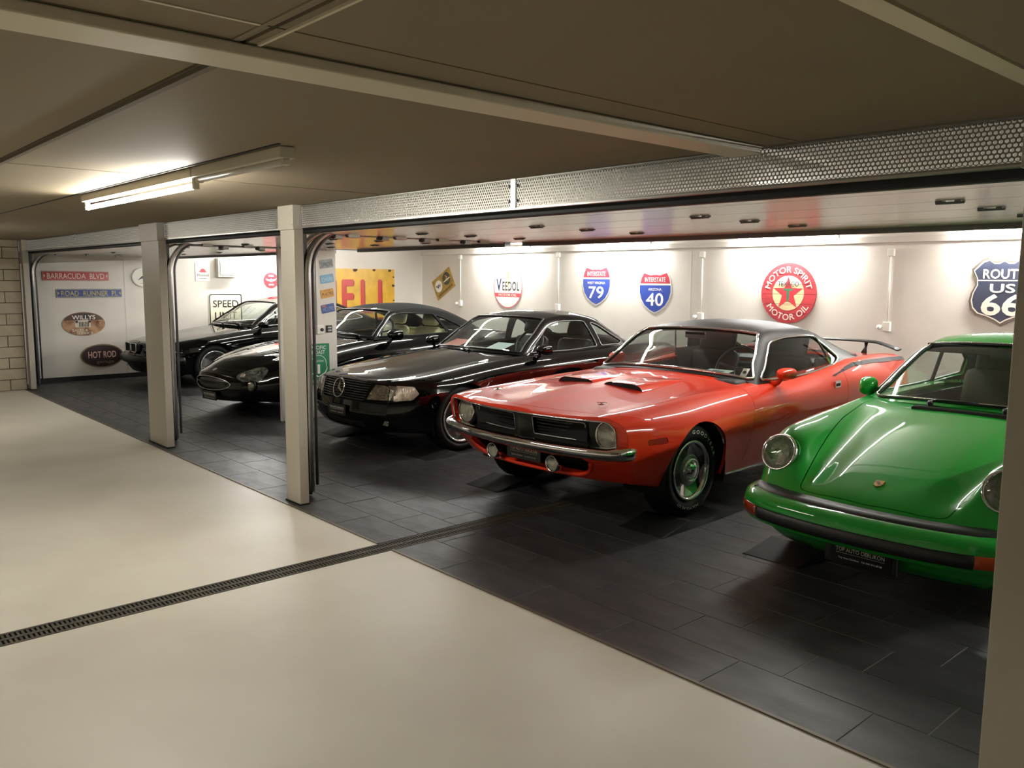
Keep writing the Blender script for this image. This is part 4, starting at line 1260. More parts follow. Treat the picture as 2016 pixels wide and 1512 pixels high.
# ------------------------------------------------------------------ green rear-engined coupe
def build_green():
    m_gr = mat('green_paint', '#1f9a35', 0.45, coat=1.0, coat_rough=0.012, spec=0.05)
    m_rub = mat('bumper_rubber', '#151515', 0.5)
    car = empty('car', (-1.868, 3.928, 0), -0.003, 'bright green rear-engined sports coupe with round upright headlights', 'car')
    L = 4.10
    nose = lambda v: 0.02+0.10*(np.abs(v)/0.6)**2.4
    prof = lambda z: np.interp(z, [0.18, 0.26, 0.36, 0.50, 0.6], [0.24, 0.12, 0.05, 0.05, 0.05])
    F = [("0 0", "0 .535,.06 .575,.2 .632,.45 .712,.8 .800,1.1 .858,1.30 .892,1.5 .91,2.6 .93,3.2 .90,3.7 .76,4.1 .56", False, 0),
         ("0 .20,.5 .22,4.1 .25", "0 .533,.06 .572,.2 .628,.45 .707,.8 .795,1.1 .853,1.30 .888,1.5 .905,2.6 .925,3.2 .895,3.7 .755,4.1 .555", False, 10),
         ("0 .37,.2 .39,.45 .42,.9 .50,1.3 .57,1.5 .60,2.5 .62,4.1 .45", "0 .528,.06 .565,.2 .615,.45 .690,.8 .782,1.1 .845,1.30 .882,1.5 .90,2.6 .92,3.2 .885,3.7 .745,4.1 .55", False, 9),
         ("0 .43,.2 .475,.45 .50,.9 .57,1.3 .62,1.5 .64,2.5 .66,4.1 .50", "0 .530,.06 .580,.16 .665,.3 .775,.45 .805,.7 .832,1.1 .868,1.4 .895,1.6 .905,2.6 .92,3.2 .88,3.7 .74,4.1 .548", False, 7),
         ("0 .53,.2 .585,.45 .60,.9 .635,1.3 .665,1.5 .68,2.5 .70,4.1 .56", "0 .530,.06 .585,.16 .675,.28 .795,.42 .832,.7 .852,1.1 .876,1.4 .898,1.6 .905,2.6 .915,3.2 .87,3.7 .73,4.1 .54", False, 8),
         ("0 .60,.2 .675,.45 .700,.9 .735,1.3 .745,1.6 .745,2.6 .77,3.1 .78,4.1 .64", "0 .522,.06 .570,.16 .64,.28 .74,.42 .785,.7 .805,1.1 .825,1.6 .84,2.6 .85,3.2 .81,3.7 .69,4.1 .52", False, 8),
         ("0 .655,.2 .735,.45 .785,.9 .812,1.4 .80,2.4 .80,3.0 .826,3.5 .82,4.1 .70", "0 .50,.2 .54,.45 .57,.9 .58,2.4 .58,3.1 .60,4.1 .47", False, 10),
         ("0 .63,.2 .70,.5 .775,.9 .80,1.4 .785,2.4 .785,3.1 .81,4.1 .68", "0 .36,.5 .36,4.1 .38", False, 9),
         ("0 .52,.2 .58,.5 .68,.9 .72,3.2 .74,4.1 .58", "0 .215,.5 .20,1.4 .195,3.2 .2,4.1 .28", True, 8),
         ("0 .0", "0 .205,.5 .20,4.1 .27", True, 12)]
    P = loft(F, stations(L), nose, .9, lambda v: .22*(np.abs(v)/.7)**2, .9, prof, .6)
    S = Surf(P, flip=True)
    cap = Surf(front_cap(P, 30, nose, prof)); weld(cap, S)
    S.carve('arch', arch_sdf((.91, 3.18), .335, .345))
    # headlight bucket cut
    hc = np.array([.578, .262, .697]); ha = np.array([.06, -1, .42]); ha /= np.linalg.norm(ha); HR = .103
    hl = lambda P_, A: np.maximum(np.linalg.norm((P_-hc)-((P_-hc)@ha)[:, None]*ha, axis=1)-HR, P_[:, 1]-.56)
    S.carve('headlight_hole', hl, ['body'])
    hood = lambda P_, A: smax([P_[:, 0]-np.interp(P_[:, 1], [.1, .25, .5, .9, 1.25, 1.4], [.375, .405, .455, .545, .60, .60]), np.interp(P_[:, 0], [0, .25, .45], [.085, .10, .14])-P_[:, 1], P_[:, 1]-np.interp(P_[:, 0], [0, .4, .62], [1.30, 1.33, 1.40]), .4-P_[:, 2]])
    S.carve('hood', hood, ['body'])
    door = lambda P_, A: np.maximum(sd_poly(P_[:, 1:3], [(1.50, 1.1), (1.52, .28), (2.42, .28), (2.55, .6), (2.56, 1.1)]), .6-P_[:, 0])
    S.carve('door', door, ['body'])
    vent = None
    S.carve('cockpit', lambda P_, A: np.maximum.reduce([P_[:, 0]-.655, 1.58-P_[:, 1], P_[:, 1]-3.2, .7-P_[:, 2]]), ['body'])
    panel(S.extract(['body']), 'body_shell', m_gr, car, 0, .02)
    panel(S.extract(['hood']), 'hood', m_gr, car, .005, .018)
    for sd in (1, -1): panel(S.extract(['door'], sd), 'door', m_gr, car, .003, .02)
    panel(cap.extract(['body']), 'front_valance', m_gr, car, 0, 0)
    end_cap_obj(P, 'tail_panel', m_gr, car)
    well(car, .91, .335, .35, .5, .77); well(car, 3.18, .335, .35, .5, .78)
    for sd in (1, -1):
        c = hc*np.array([sd, 1, 1]); a = ha*np.array([sd, 1, 1])
        MB().lathe([(HR+.004, -.16), (HR+.005, -.05), (HR+.003, -.008), (HR-.004, -.002)], c+a*.012, a, 56).build('headlight_bucket', m_gr, car, smooth=True)
        h = round_headlight(car, c+a*.012, a, .096, ring=m_chrome, bezel=.012, deep=.025, n=64, bulge=.03)
    # bumper: painted beam, rubber band, indicators, gasket
    half = [(0, -.035), (.25, -.022), (.42, .005), (.55, .05), (.64, .115), (.69, .20), (.712, .30), (.72, .42)]
    path = smooth_path([(-x, y, .43) for x, y in half[::-1]]+[(x, y, .43) for x, y in half[1:]], 110)
    pr = [(-.05, -.075), (.0, -.082), (.03, -.070), (.042, -.045), (.046, -.028), (.046, .022), (.046, .040), (.036, .062), (.015, .078), (-.02, .086), (-.06, .088)]
    sweep_obj('front_bumper', path, pr, m_gr, car)
    i0, i1 = 20, 90
    band = [(.030, -.052), (.050, -.048), (.055, -.02), (.054, .012), (.040, .020)]
    sweep_obj('bumper_strip', path[25:85], band, m_rub, car)
    for sl, sd in ((slice(14, 26), -1), (slice(84, 96), 1)):
        sweep_obj('indicator', path[sl], [(.030, -.050), (.050, -.044), (.053, -.02), (.052, .014), (.030, .022)], m_amber if sd > 0 else mat('amber_lens_deep', '#8e2f14', 0.2, coat=.8), car)
    gpath = smooth_path([(-x*.965, y+.045, .515) for x, y in half[::-1]]+[(x*.965, y+.045, .515) for x, y in half[1:]], 90)
    sweep_obj('bumper_gasket', gpath, [(-.05, -.03), (.035, -.03), (.035, -.004), (.0, .016), (-.05, .024)], m_rub, car)
    for sd in (1, -1):
        MB().lathe([(.014, -.01), (.012, .02), (.006, .026)], (sd*.722, .34, .49), (sd, 0, 0), 10).build('jack_plug', m_galv, car)
        MB().lathe([(.016, 0), (.016, .006), (.006, .010)], (sd*.645, .15, .512), (0, 0, 1), 12).build('washer_jet', m_rub, car)
    dealer_plate(car, (0.02, .028, .300), .31, .105, nrm=(0, -1, -.10))
    MB().box(-.17, .036, .235, .20, .06, .36, bev=.01).build('plate_holder', m_blackgl, car)
    # crest
    zc = float(K(F[0][1], [.19])[0]); yc = .19+.02*(1-.19/.9)**1.5+.05*(1-.19/.6)**1.5
    nn = np.array([0, -.38, .92]); xx = np.array([1, 0, 0.0]); yy_ = np.cross(nn, xx); cc = np.array([0, yc, zc+.004])
    fr = lambda a, b, d: tuple(cc+xx*a+yy_*b+nn*d)
    sh = [(-.021, .026), (.021, .026), (.022, -.004), (.016, -.020), (0, -.030), (-.016, -.020), (-.022, -.004)]
    cr = MB().prism(sh, -.004, .004, fr).build('hood_crest', mat('crest_gold', '#a98b45', 0.3, metal=.9), car)
    MB().prism([(-.018, .002), (-.002, .002), (-.002, .022), (-.018, .022)], .004, .0045, fr).build('crest_field', mat('crest_red', '#7e2a1e', 0.4), cr)
    MB().prism([(.002, -.022), (.014, -.014), (.018, -.002), (.002, -.002)], .004, .0045, fr).build('crest_field', mat('crest_red', '#7e2a1e', 0.4), cr)
    MB().prism(circle(0, 0, .007, .009, 12), .0045, .005, fr).build('crest_centre', m_blackgl, cr)
    # cowl vent
    zc = float(K(F[0][1], [1.27])[0])
    vb = MB(); vb.box(-.30, 1.265, zc-.012, .30, 1.335, zc+.010, bev=.006); vo = vb.build('cowl_vent', m_blackgl, car)
    for k in range(4): MB().box(-.29, 1.272+.015*k, zc+.009, .29, 1.278+.015*k, zc+.014).build('vent_bar', m_rub, vo)
    # greenhouse
    Ck = ("0 1.36,.5 1.66,1 1.96,1.4 2.3,2 2.80,2.5 3.2,3 3.62", "0 .905,.5 1.10,1 1.262,1.4 1.318,1.7 1.315,2 1.262,2.5 1.09,3 .84")
    Ek = ("0 1.455,.5 1.72,1 1.98,1.4 2.3,2 2.74,2.5 3.10,3 3.48", "0 .655,.5 .605,1 .535,1.4 .545,2 .555,2.5 .58,3 .60", "0 .878,.5 1.065,1 1.232,1.4 1.268,2 1.215,2.5 1.05,3 .85")
    bl = ("0 .675,1.45 .685,2.2 .70,3.0 .70,3.6 .62", "0 .88,1.4 .892,2.3 .905,2.8 .91,3.1 .88,3.6 .80")
    PG, AG = greenhouse(Ck, Ek, bl, rows_for(46, 50, 34), rE=.06, crown=2.4, ns=24)
    H = Surf(PG, flip=True, A=AG)
    H.carve('windscreen', lambda P_, A: np.maximum(sd_rbox(P_[:, 0]/A[:, 2], A[:, 0]*.75, 0, .385, .975, .34, .08)*.6, A[:, 1]-.4))
    H.carve('side_window', lambda P_, A: np.maximum(sd_poly(P_[:, 1:3], [(1.56, .93), (1.965, 1.20), (2.3, 1.222), (2.66, 1.185), (2.92, 1.06), (3.0, .96), (2.6, .94), (2.2, .93)])-.012, .75-A[:, 1]), ['body'])
    H.carve('rear_window', lambda P_, A: np.maximum(sd_rbox(P_[:, 0]/A[:, 2], (A[:, 0]-2)*.75, 0, .37, .86, .29, .08)*.6, A[:, 1]-.4), ['body'])
    panel(H.extract(['body']), 'roof', m_gr, car, 0, .02); panel(H.extract(['body']), 'headliner', m_int, car, 0, 0, offset=-.016)
    g = H.extract(['windscreen']); panel(g, 'windscreen', m_glass, car, 0, 0, offset=-.005); trims(g, 'windscreen_trim', m_rub, car, .012, .002); 
    trims(g, 'windscreen_moulding', m_chrome, car, .005, .012)
    g = H.extract(['rear_window']); panel(g, 'rear_window', m_glass, car, 0, 0, offset=-.005); trims(g, 'rear_window_trim', m_rub, car, .011, .002)
    for sd in (1, -1):
        g = H.extract(['side_window'], sd); w = panel(g, 'side_window', m_glass, car, 0, 0, offset=-.005); trims(g, 'side_window_trim', m_blackgl, car, .010, .003)
        MB().tube([(sd*.585, 2.45, 1.215), (sd*.69, 2.52, .92)], .014, 6).build('door_pillar', m_blackgl, w)
        door_mirror(car, sd, 1.60, .665, .955, m_gr, w=.115, h=.125, d=.085)
    # wipers and jets
    for x in (-.22, .20):
        MB().lathe([(.018, -.02), (.018, .02), (.012, .028), (.0, .03)], (x, 1.345, .905), (0, -.3, 1), 10).build('wiper_spindle', m_rub, car)
    wiper(car, (-.22, 1.36, .925), (.30, 1.40, .928), .012); wiper(car, (.20, 1.36, .925), (.60, 1.455, .915), .012)
    cabin(car, 1.5, 3.1, .60, .38, .87, 1.66, .885, m_=mat('brown_interior', '#2a2620', 0.6), steer=(1.95, .33, .90))
    m_st = mat('dark_olive_seat', '#2f2a1b', 0.7, spec=.2)
    for v in (.30, -.30): seat(car, 2.35, v, .42, m_st, .52, w=.23, high=True)
    MB().box(-.10, 1.90, 1.165, .10, 1.92, 1.215, bev=.008).build('rear_view_mirror', m_blackgl, car)
    for sd in (1, -1): MB().box(min(sd*.06, sd*.50), 1.93, 1.185, max(sd*.06, sd*.50), 1.945, 1.245, bev=.006).build('sun_visor', m_int, car)
    for u in (.91, 3.18):
        for sd in (1, -1): wheel(car, u, .775 if u < 2 else .795, .345, .315, .185, .20, dict(kind='spoke', n=5, w=(.09, .07), lip=m_alloy), sd)
    return car
build_green()
# ------------------------------------------------------------------ the three black cars
m_bk = mat('black_paint', '#050506', 0.5, coat=1.0, coat_rough=0.012, spec=0.0)
m_clear = mat('clear_lamp', '#a5a08e', 0.15, metal=0.7, coat=1.0, noise=0.6, nscale=22, bump=0.7, bscale=34, col2='#5f5c52')
m_frost = mat('ribbed_lamp', '#c9c0ae', 0.2, metal=0.5, coat=1.0, bump=0.6, bscale=60, noise=.45, nscale=28, col2='#8d7f70', stretch=(1, 1, .35))
def black_common(car, S, axles, R, L, m_):
    panel(S.extract(['body']), 'body_shell', m_, car, 0, .02)
    panel(S.extract(['hood']), 'hood', m_, car, .004, .018)
    for sd in (1, -1): panel(S.extract(['door'], sd), 'door', m_, car, .003, .02)
    for u in axles: well(car, u, R[1], R[2], .5, .84)

def build_roadster():
    """long-bonnet roadster with hardtop, upright slatted grille and ringed three-pointed star"""
    car = empty('car', (-7.029, 4.027, 0), 0.026, 'black hardtop roadster with slatted grille and large three-pointed star', 'car')
    L = 4.47
    nose = lambda v: 0.02+0.20*(np.abs(v)/.8)**2.6
    prof = lambda z: np.interp(z, [.18, .30, .40, .50, .60, .70], [.13, .03, 0.0, .012, .04, .085])
    F = [("0 0", "0 .690,.05 .708,.3 .742,.8 .800,1.2 .848,1.62 .895,1.9 .91,2.9 .92,3.5 .93,4.3 .90,4.47 .86", False, 0),
         ("0 .30,1 .34,4.47 .34", "0 .688,.05 .705,.3 .738,.8 .795,1.2 .842,1.62 .889,1.9 .905,2.9 .915,3.5 .925,4.3 .895,4.47 .855", False, 10),
         ("0 .46,.3 .60,1 .63,1.7 .66,4.47 .6", "0 .684,.05 .698,.3 .728,.8 .783,1.2 .828,1.62 .868,1.9 .885,2.9 .90,3.5 .915,4.3 .89,4.47 .85", False, 10),
         ("0 .55,.2 .70,.4 .755,1 .775,1.8 .78,3.6 .79,4.47 .72", "0 .678,.05 .688,.3 .715,.8 .765,1.2 .808,1.62 .848,1.9 .865,2.9 .885,3.5 .90,4.3 .88,4.47 .845", False, 8),
         ("0 .60,.2 .775,.4 .835,1 .855,1.8 .85,3.6 .86,4.47 .78", "0 .655,.05 .662,.3 .688,.8 .735,1.2 .772,1.62 .805,1.9 .82,2.9 .84,3.6 .85,4.47 .80", False, 8),
         ("0 .62,.2 .80,.4 .87,.85 .905,1.4 .892,2.8 .892,3.4 .906,4.47 .82", "0 .58,.3 .60,1 .62,3 .64,4.47 .62", False, 9),
         ("0 .62,.2 .80,.4 .87,.85 .90,1.4 .888,2.8 .888,3.4 .90,4.47 .82", "0 .42,1 .44,4.47 .46", False, 9),
         ("0 .58,.2 .74,.5 .83,1 .85,3.4 .855,4.47 .76", "0 .235,.5 .215,3.4 .215,4.47 .30", True, 9),
         ("0 .0", "0 .225,.5 .21,4.47 .29", True, 12)]
    P = loft(F, stations(L), nose, 1.1, lambda v: .14*(np.abs(v)/.8)**2, .8, prof, .6)
    S = Surf(P, flip=True); C = Surf(front_cap(P, 40, nose, prof)); weld(C, S)
    S.carve('arch', arch_sdf((.853, 3.37), .325, .345))
    gr = lambda P_, A: sd_poly(np.stack([P_[:, 0], P_[:, 2]], 1), [(-.2, .512), (.355, .512), (.392, .683), (-.2, .692)])-.006
    hlp = lambda P_, A: np.maximum(sd_poly(np.stack([P_[:, 0]+.55*np.maximum(P_[:, 1]-.20, 0), P_[:, 2]], 1), [(.385, .535), (.83, .545), (.885, .60), (.835, .660), (.445, .675)])-.004, P_[:, 1]-.55)
    for srf in (S,): srf.carve('headlight', hlp, ['body'])
    S.carve('grille', lambda P_, A: np.maximum(gr(P_, A), P_[:, 1]-.12), ['body'])
    S.carve('hood', lambda P_, A: smax([P_[:, 0]-np.interp(P_[:, 1], [.1, .3, .9, 1.7], [.46, .63, .70, .715]), .115-P_[:, 1]+.10*P_[:, 0]**2, P_[:, 1]-np.interp(P_[:, 0], [0, .5, .72], [1.55, 1.60, 1.72]), .5-P_[:, 2]]), ['body'])
    S.carve('door', lambda P_, A: np.maximum(sd_poly(P_[:, 1:3], [(1.86, 1.1), (1.80, .75), (1.74, .5), (1.72, .28), (2.84, .28), (2.98, .5), (3.02, 1.1)]), .70-P_[:, 0]), ['body'])
    S.carve('cockpit', lambda P_, A: np.maximum.reduce([P_[:, 0]-.72, 1.85-P_[:, 1], P_[:, 1]-3.5, .7-P_[:, 2]]), ['body'])
    black_common(car, S, (.853, 3.37), (0, .325, .35), L, m_bk)
    C.carve('grille', gr); C.carve('headlight', hlp, ['body'])
    C.carve('intake', lambda P_, A: sd_rbox(P_[:, 0], P_[:, 2], 0, .285, .34, .035, .02), ['body'])
    panel(C.extract(['body']), 'front_fascia', m_bk, car, 0, 0)
    panel(C.extract(['intake']), 'lower_intake', m_dark, car, .0, .02, offset=-.01)
    end_cap_obj(P, 'tail_panel', m_bk, car)
    gg = join_geo(C.extract(['grille']), S.extract(['grille']))
    panel(gg, 'grille_back', m_dark, car, 0, 0, offset=-.03)
    fy = lambda x, z: float(nose(np.array(x))+prof(z))
    for k in range(8):
        z = .525+.022*k; hw = .355+.037*(z-.512)/.171
        MB().tube([(x, fy(x, z)+.006, z) for x in np.linspace(-hw, hw, 20)], .0055, 6).build('grille_slat', mat('grille_slat', '#16161c', .25, coat=.6), car)
    MB().tube([(x, fy(x, .598)+.010, .51+.18*t) for t, x in ((0, 0), (.5, 0), (1, 0))], .008, 6).build('grille_post', m_blackgl, car)
    # star in its ring
    c = np.array([0, -.004+.02, .612]); Rs = .088; st = 0.25
    fr = lambda a, b, d: (c[0]+a, c[1]-d+b*st, c[2]+b)
    ring = MB().tube([fr(Rs*math.cos(t), Rs*math.sin(t), 0) for t in np.linspace(0, 2*PI, 48, endpoint=False)], .0065, 8, closed=True).build('star_ring', m_chrome, car, smooth=True)
    pts = []
    for k in range(6):
        a = PI/2+PI/3*k; r = Rs if k % 2 == 0 else .018
        pts.append((r*math.cos(a), r*math.sin(a)))
    V = [fr(x, y, 0) for x, y in pts]+[fr(0, 0, .014)]
    mesh_obj('star', V, [(i, (i+1) % 6, 6) for i in range(6)], m_chrome, ring)
    # headlights: clear main lamp and ribbed indicator
    for sd in (1, -1):
        g = join_geo(C.extract(['headlight'], sd), S.extract(['headlight'], sd))
        h = panel(g, 'headlight', m_clear, car, .004, .03, offset=-.002)
        V_, N_, F_ = g
        keep = [f for f in F_ if abs(np.mean([V_[i][0] for i in f]))+.55*max(0, np.mean([V_[i][1] for i in f])-.20) > .655]
        if keep: mesh_obj('indicator', V_+N_*.002, keep, m_frost, h, True, N_)
        yy = fy(.6, .60)
        MB().tube([(sd*(.645+.35*(z-.545)), fy(.655, z)-.0, z) for z in np.linspace(.545, .665, 6)], .005, 6).build('lamp_divider', m_galvd, h)
        MB().lathe([(.052, -.02), (.05, .004), (.02, .010), (0, .011)], (sd*.535, fy(.535, .6)+.004, .605), (sd*.1, -1, 0.1), 24).build('projector', m_lens, h, smooth=True)
        MB().prism(rrect(-.05, -.022, .05, .022, .01), 0, .006, lambda x, y, d: (sd*(.60)+x, fy(.6, .33)-d-.002, .33+y)).build('fog_lamp', m_clear, car)
        MB().tube([(sd*x, fy(x, .425)-.003, .425) for x in np.linspace(.22, .60, 10)], .005, 6).build('bumper_strip', m_blackgl, car)
        door_mirror(car, sd, 1.90, .84, .935, m_bk, w=.17, h=.11, d=.12)
        MB().prism(rrect(-.09, -.014, .09, .014, .012), 0, .022, lambda x, y, d: (sd*(.893+d), 2.80+x, .775+y)).build('door_handle', m_bk, car)
    dealer_plate(car, (-.02, fy(0, .40)-.02, .405), .31, .10)
    # hardtop
    Ck = ("0 1.58,.5 1.90,1 2.25,1.4 2.6,2 3.05,2.5 3.35,3 3.72", "0 .895,.5 1.085,1 1.245,1.4 1.298,1.7 1.30,2 1.262,2.5 1.13,3 .94")
    Ek = ("0 1.74,.5 2.0,1 2.28,1.4 2.55,2 3.00,2.5 3.30,3 3.58", "0 .715,.5 .665,1 .590,1.4 .585,2 .575,2.5 .59,3 .62", "0 .868,.5 1.055,1 1.222,1.4 1.252,2 1.205,2.5 1.07,3 .92")
    bl = ("0 .75,1.75 .755,2.5 .77,3.1 .76,3.8 .68", "0 .85,1.8 .855,2.8 .89,3.3 .905,3.8 .90")
    PG, AG = greenhouse(Ck, Ek, bl, rows_for(44, 46, 32), rE=.06, crown=2.6, ns=24)
    H = Surf(PG, flip=True, A=AG)
    H.carve('windscreen', lambda P_, A: np.maximum(sd_rbox(P_[:, 0]/A[:, 2], A[:, 0]*.75, 0, .385, .975, .34, .06)*.6, A[:, 1]-.4))
    H.carve('side_window', lambda P_, A: np.maximum(sd_poly(P_[:, 1:3], [(1.85, .905), (2.25, 1.18), (2.40, 1.195), (2.80, 1.185), (2.86, .925), (2.4, .905)])-.01, .75-A[:, 1]), ['body'])
    H.carve('quarter_window', lambda P_, A: np.maximum(sd_poly(P_[:, 1:3], [(2.92, 1.165), (3.02, 1.13), (3.33, .955), (3.28, .935), (2.955, .93)])-.01, .75-A[:, 1]), ['body'])
    H.carve('rear_window', lambda P_, A: np.maximum(sd_rbox(P_[:, 0]/A[:, 2], (A[:, 0]-2)*.75, 0, .38, .90, .30, .08)*.6, A[:, 1]-.4), ['body'])
    panel(H.extract(['body']), 'hardtop', m_bk, car, 0, .02); panel(H.extract(['body']), 'headliner', m_int, car, 0, 0, offset=-.016)
    for nm in ('windscreen', 'rear_window'):
        g = H.extract([nm]); panel(g, nm, m_glass, car, 0, 0, offset=-.005); trims(g, nm+'_seal', m_blackgl, car, .009, .002)
    for nm in ('side_window', 'quarter_window'):
        for sd in (1, -1):
            g = H.extract([nm], sd); panel(g, nm, m_glass, car, 0, 0, offset=-.005); trims(g, nm+'_seal', m_galvd, car, .006, .003)
    cabin(car, 1.75, 3.5, .68, .38, .85, 1.92, .875, steer=(2.20, .36, .93))
    for v in (.36, -.36): seat(car, 2.60, v, .42, m_seatblk, .52, high=False)
    for x, nm, mm in ((-.42, 'price_card', mat('salmon_card', '#d9705c', .6)), (.30, 'information_card', mat('pale_card', '#c7d6d2', .6))):
        MB().prism([(-.13, -.10), (.13, -.10), (.13, .10), (-.13, .10)], 0, .004, lambda a, b, d: (x+a, 1.80+b+.06*abs(x), .905+.30*(b+.1)+d)).build(nm, mm, car)
    for b0, t0 in (((.10, 1.56, .905), (-.45, 1.70, .90)),): wiper(car, b0, t0)
    lip5 = dict(kind='spoke', n=5, w=(.10, .085), hub=.08, lip=m_steel, smat=m_alloy)
    for u in (.853, 3.37):
        for sd in (1, -1): wheel(car, u, .845, .332, .318, .235, .228, lip5, sd)
    for sd in (1, -1): MB().tube([(sd*.885, 1.25, .40), (sd*.885, 2.0, .40), (sd*.885, 3.0, .41)], .012, 6).build('side_moulding', m_blackgl, car)
    return car

def build_cat():
    """low convertible with oval mouth, closed fabric top and cream seats"""
    m_top = mat('black_canvas', '#131312', .9, bump=.25, bscale=220, spec=.15)
    car = empty('car', (-9.74, 3.81, 0), 0.095, 'black convertible with oval grille mouth, fabric roof and cream seats', 'car')
    L = 4.76
    nose = lambda v: 0.02+0.30*(np.abs(v)/.75)**2.2
    prof = lambda z: np.interp(z, [.17, .27, .36, .44, .52, .58], [.12, .05, .02, .02, .05, .11])
    F = [("0 0", "0 .530,.04 .560,.15 .615,.4 .692,.8 .768,1.3 .838,1.82 .895,2.1 .91,3.0 .92,3.9 .935,4.5 .90,4.76 .80", False, 0),
         ("0 .16,.4 .26,1 .32,1.8 .36,4.76 .36", "0 .527,.04 .556,.15 .608,.4 .682,.8 .757,1.3 .828,1.82 .885,2.1 .90,3 .915,3.9 .93,4.5 .895,4.76 .795", False, 10),
         ("0 .30,.2 .42,.4 .48,1 .57,1.8 .64,4.76 .58", "0 .515,.04 .540,.15 .583,.4 .652,.8 .735,1.3 .808,1.82 .868,2.1 .885,3 .90,3.9 .92,4.5 .885,4.76 .785", False, 9),
         ("0 .42,.2 .56,.4 .64,1 .74,1.8 .77,3.7 .80,4.76 .68", "0 .490,.04 .515,.15 .560,.4 .640,.8 .722,1.3 .788,1.82 .845,2.1 .865,3 .89,3.7 .92,4.5 .87,4.76 .765", False, 8),
         ("0 .50,.2 .66,.4 .76,.9 .85,1.8 .855,3.7 .875,4.76 .74", "0 .455,.15 .510,.4 .580,.9 .665,1.3 .71,1.8 .76,3 .80,3.7 .825,4.76 .70", False, 8),
         ("0 .52,.2 .69,.4 .80,.9 .905,1.5 .895,2.8 .895,3.6 .914,4.76 .76", "0 .42,.4 .48,.9 .54,3 .60,4.76 .56", False, 9),
         ("0 .52,.2 .69,.4 .80,.9 .895,2.8 .89,3.6 .91,4.76 .76", "0 .34,.9 .38,4.76 .42", False, 8),
         ("0 .44,.2 .60,.5 .75,1 .84,3.6 .85,4.76 .70", "0 .215,.5 .195,3.6 .20,4.76 .30", True, 8),
         ("0 .0", "0 .205,.5 .19,4.76 .29", True, 12)]
    P = loft(F, stations(L), nose, 1.2, lambda v: .2*(np.abs(v)/.8)**2, .9, prof, .5)
    S = Surf(P, flip=True); C = Surf(front_cap(P, 40, nose, prof)); weld(C, S)
    S.carve('arch', arch_sdf((.98, 3.57), .325, .345))
    mouth = lambda P_, A: np.sqrt((P_[:, 0]/.40)**2+((P_[:, 2]-.410)/.078)**2)*.09-.09
    C.carve('mouth', mouth)
    hc = np.array([.595, .30, .600])
    def hls(P_, A):
        a = P_[:, 1]-.315; b = P_[:, 0]-.545
        t = (a*.80+b*.60); q = (-a*.60+b*.80)
        return (np.sqrt((t/.18)**2+(q/.068)**2)-1)*.068
    S.carve('headlight', lambda P_, A: np.maximum(hls(P_, A), .45-P_[:, 2]), ['body'])
    S.carve('hood', lambda P_, A: smax([P_[:, 0]-np.interp(P_[:, 1], [.1, .35, .9, 1.8], [.38, .47, .60, .68]), .15+.3*P_[:, 0]**2-P_[:, 1], P_[:, 1]-np.interp(P_[:, 0], [0, .5, .72], [1.74, 1.80, 1.92]), .45-P_[:, 2]]), ['body'])
    S.carve('door', lambda P_, A: np.maximum(sd_poly(P_[:, 1:3], [(2.0, 1.1), (1.95, .6), (1.9, .28), (3.1, .28), (3.25, .5), (3.28, 1.1)]), .68-P_[:, 0]), ['body'])
    S.carve('cockpit', lambda P_, A: np.maximum.reduce([P_[:, 0]-.70, 2.0-P_[:, 1], P_[:, 1]-3.85, .7-P_[:, 2]]), ['body'])
    black_common(car, S, (.98, 3.57), (0, .325, .35), L, m_bk)
    panel(C.extract(['body']), 'front_fascia', m_bk, car, 0, .01)
    gg = C.extract(['mouth']); panel(gg, 'mouth_mesh', mat('mesh_grey', '#4d4c47', .35, metal=.7, noise=.4, nscale=160), car, 0, .03, offset=-.02); trims(gg, 'mouth_ring', m_steel, car, .006, .002)
    MB().tube([(x, float(nose(np.array(x))+prof(.415))-.006, .418) for x in np.linspace(-.36, .36, 20)], .008, 6).build('mouth_bar', m_blackgl, car, smooth=True)
    end_cap_obj(P, 'tail_panel', m_bk, car)
    def surf_pt(x, y):
        d = np.hypot(P[..., 0]-x, P[..., 1]-y); d = d+(P[..., 2] < .4)*9; k = np.unravel_index(np.argmin(d), d.shape); return P[k], S.N[k]
    for sd in (1, -1):
        g = S.extract(['headlight'], sd); h = panel(g, 'headlight', mat('teardrop_lamp', '#8d8f8c', .1, metal=.5, coat=1.0, noise=.5, nscale=22, col2='#3c3d3d'), car, .003, .02, offset=-.002)
        p, n = surf_pt(.58, .36); q = p*np.array([sd, 1, 1]); nn = n*np.array([sd, 1, 1])
        MB().lathe([(.045, 0), (.045, .004), (.025, .010), (0, .012)], q, nn, 24).build('lamp_bowl', m_lens, h, smooth=True)
        p, n = surf_pt(.475, .225); q = p*np.array([sd, 1, 1]); nn = n*np.array([sd, 1, 1])
        MB().lathe([(.032, -.01), (.032, .004), (.015, .010), (0, .012)], q, nn, 18).build('indicator', m_frost, h, smooth=True)
        # round fog lamp in the front corner
        yy = .22+.05; q = np.array([sd*.63, 0, .385])
        k = np.argmin(np.hypot(P[:, :, 0]-.59, P[:, :, 2]-.395)+(P[:, :, 1] > .6)*5); r_, c_ = np.unravel_index(k, P.shape[:2])
        q = P[r_, c_]*np.array([sd, 1, 1]); nn = np.array([sd*.45, -1, 0.05])
        MB().lathe([(.068, -.03), (.068, .004), (.058, .010), (.05, .004)], q, nn, 28).build('fog_lamp', m_bk, car, smooth=True)
        MB().lathe([(.056, .002), (.045, .012), (.02, .018), (0, .019)], q, nn, 28).build('fog_lens', m_clear, car, smooth=True)
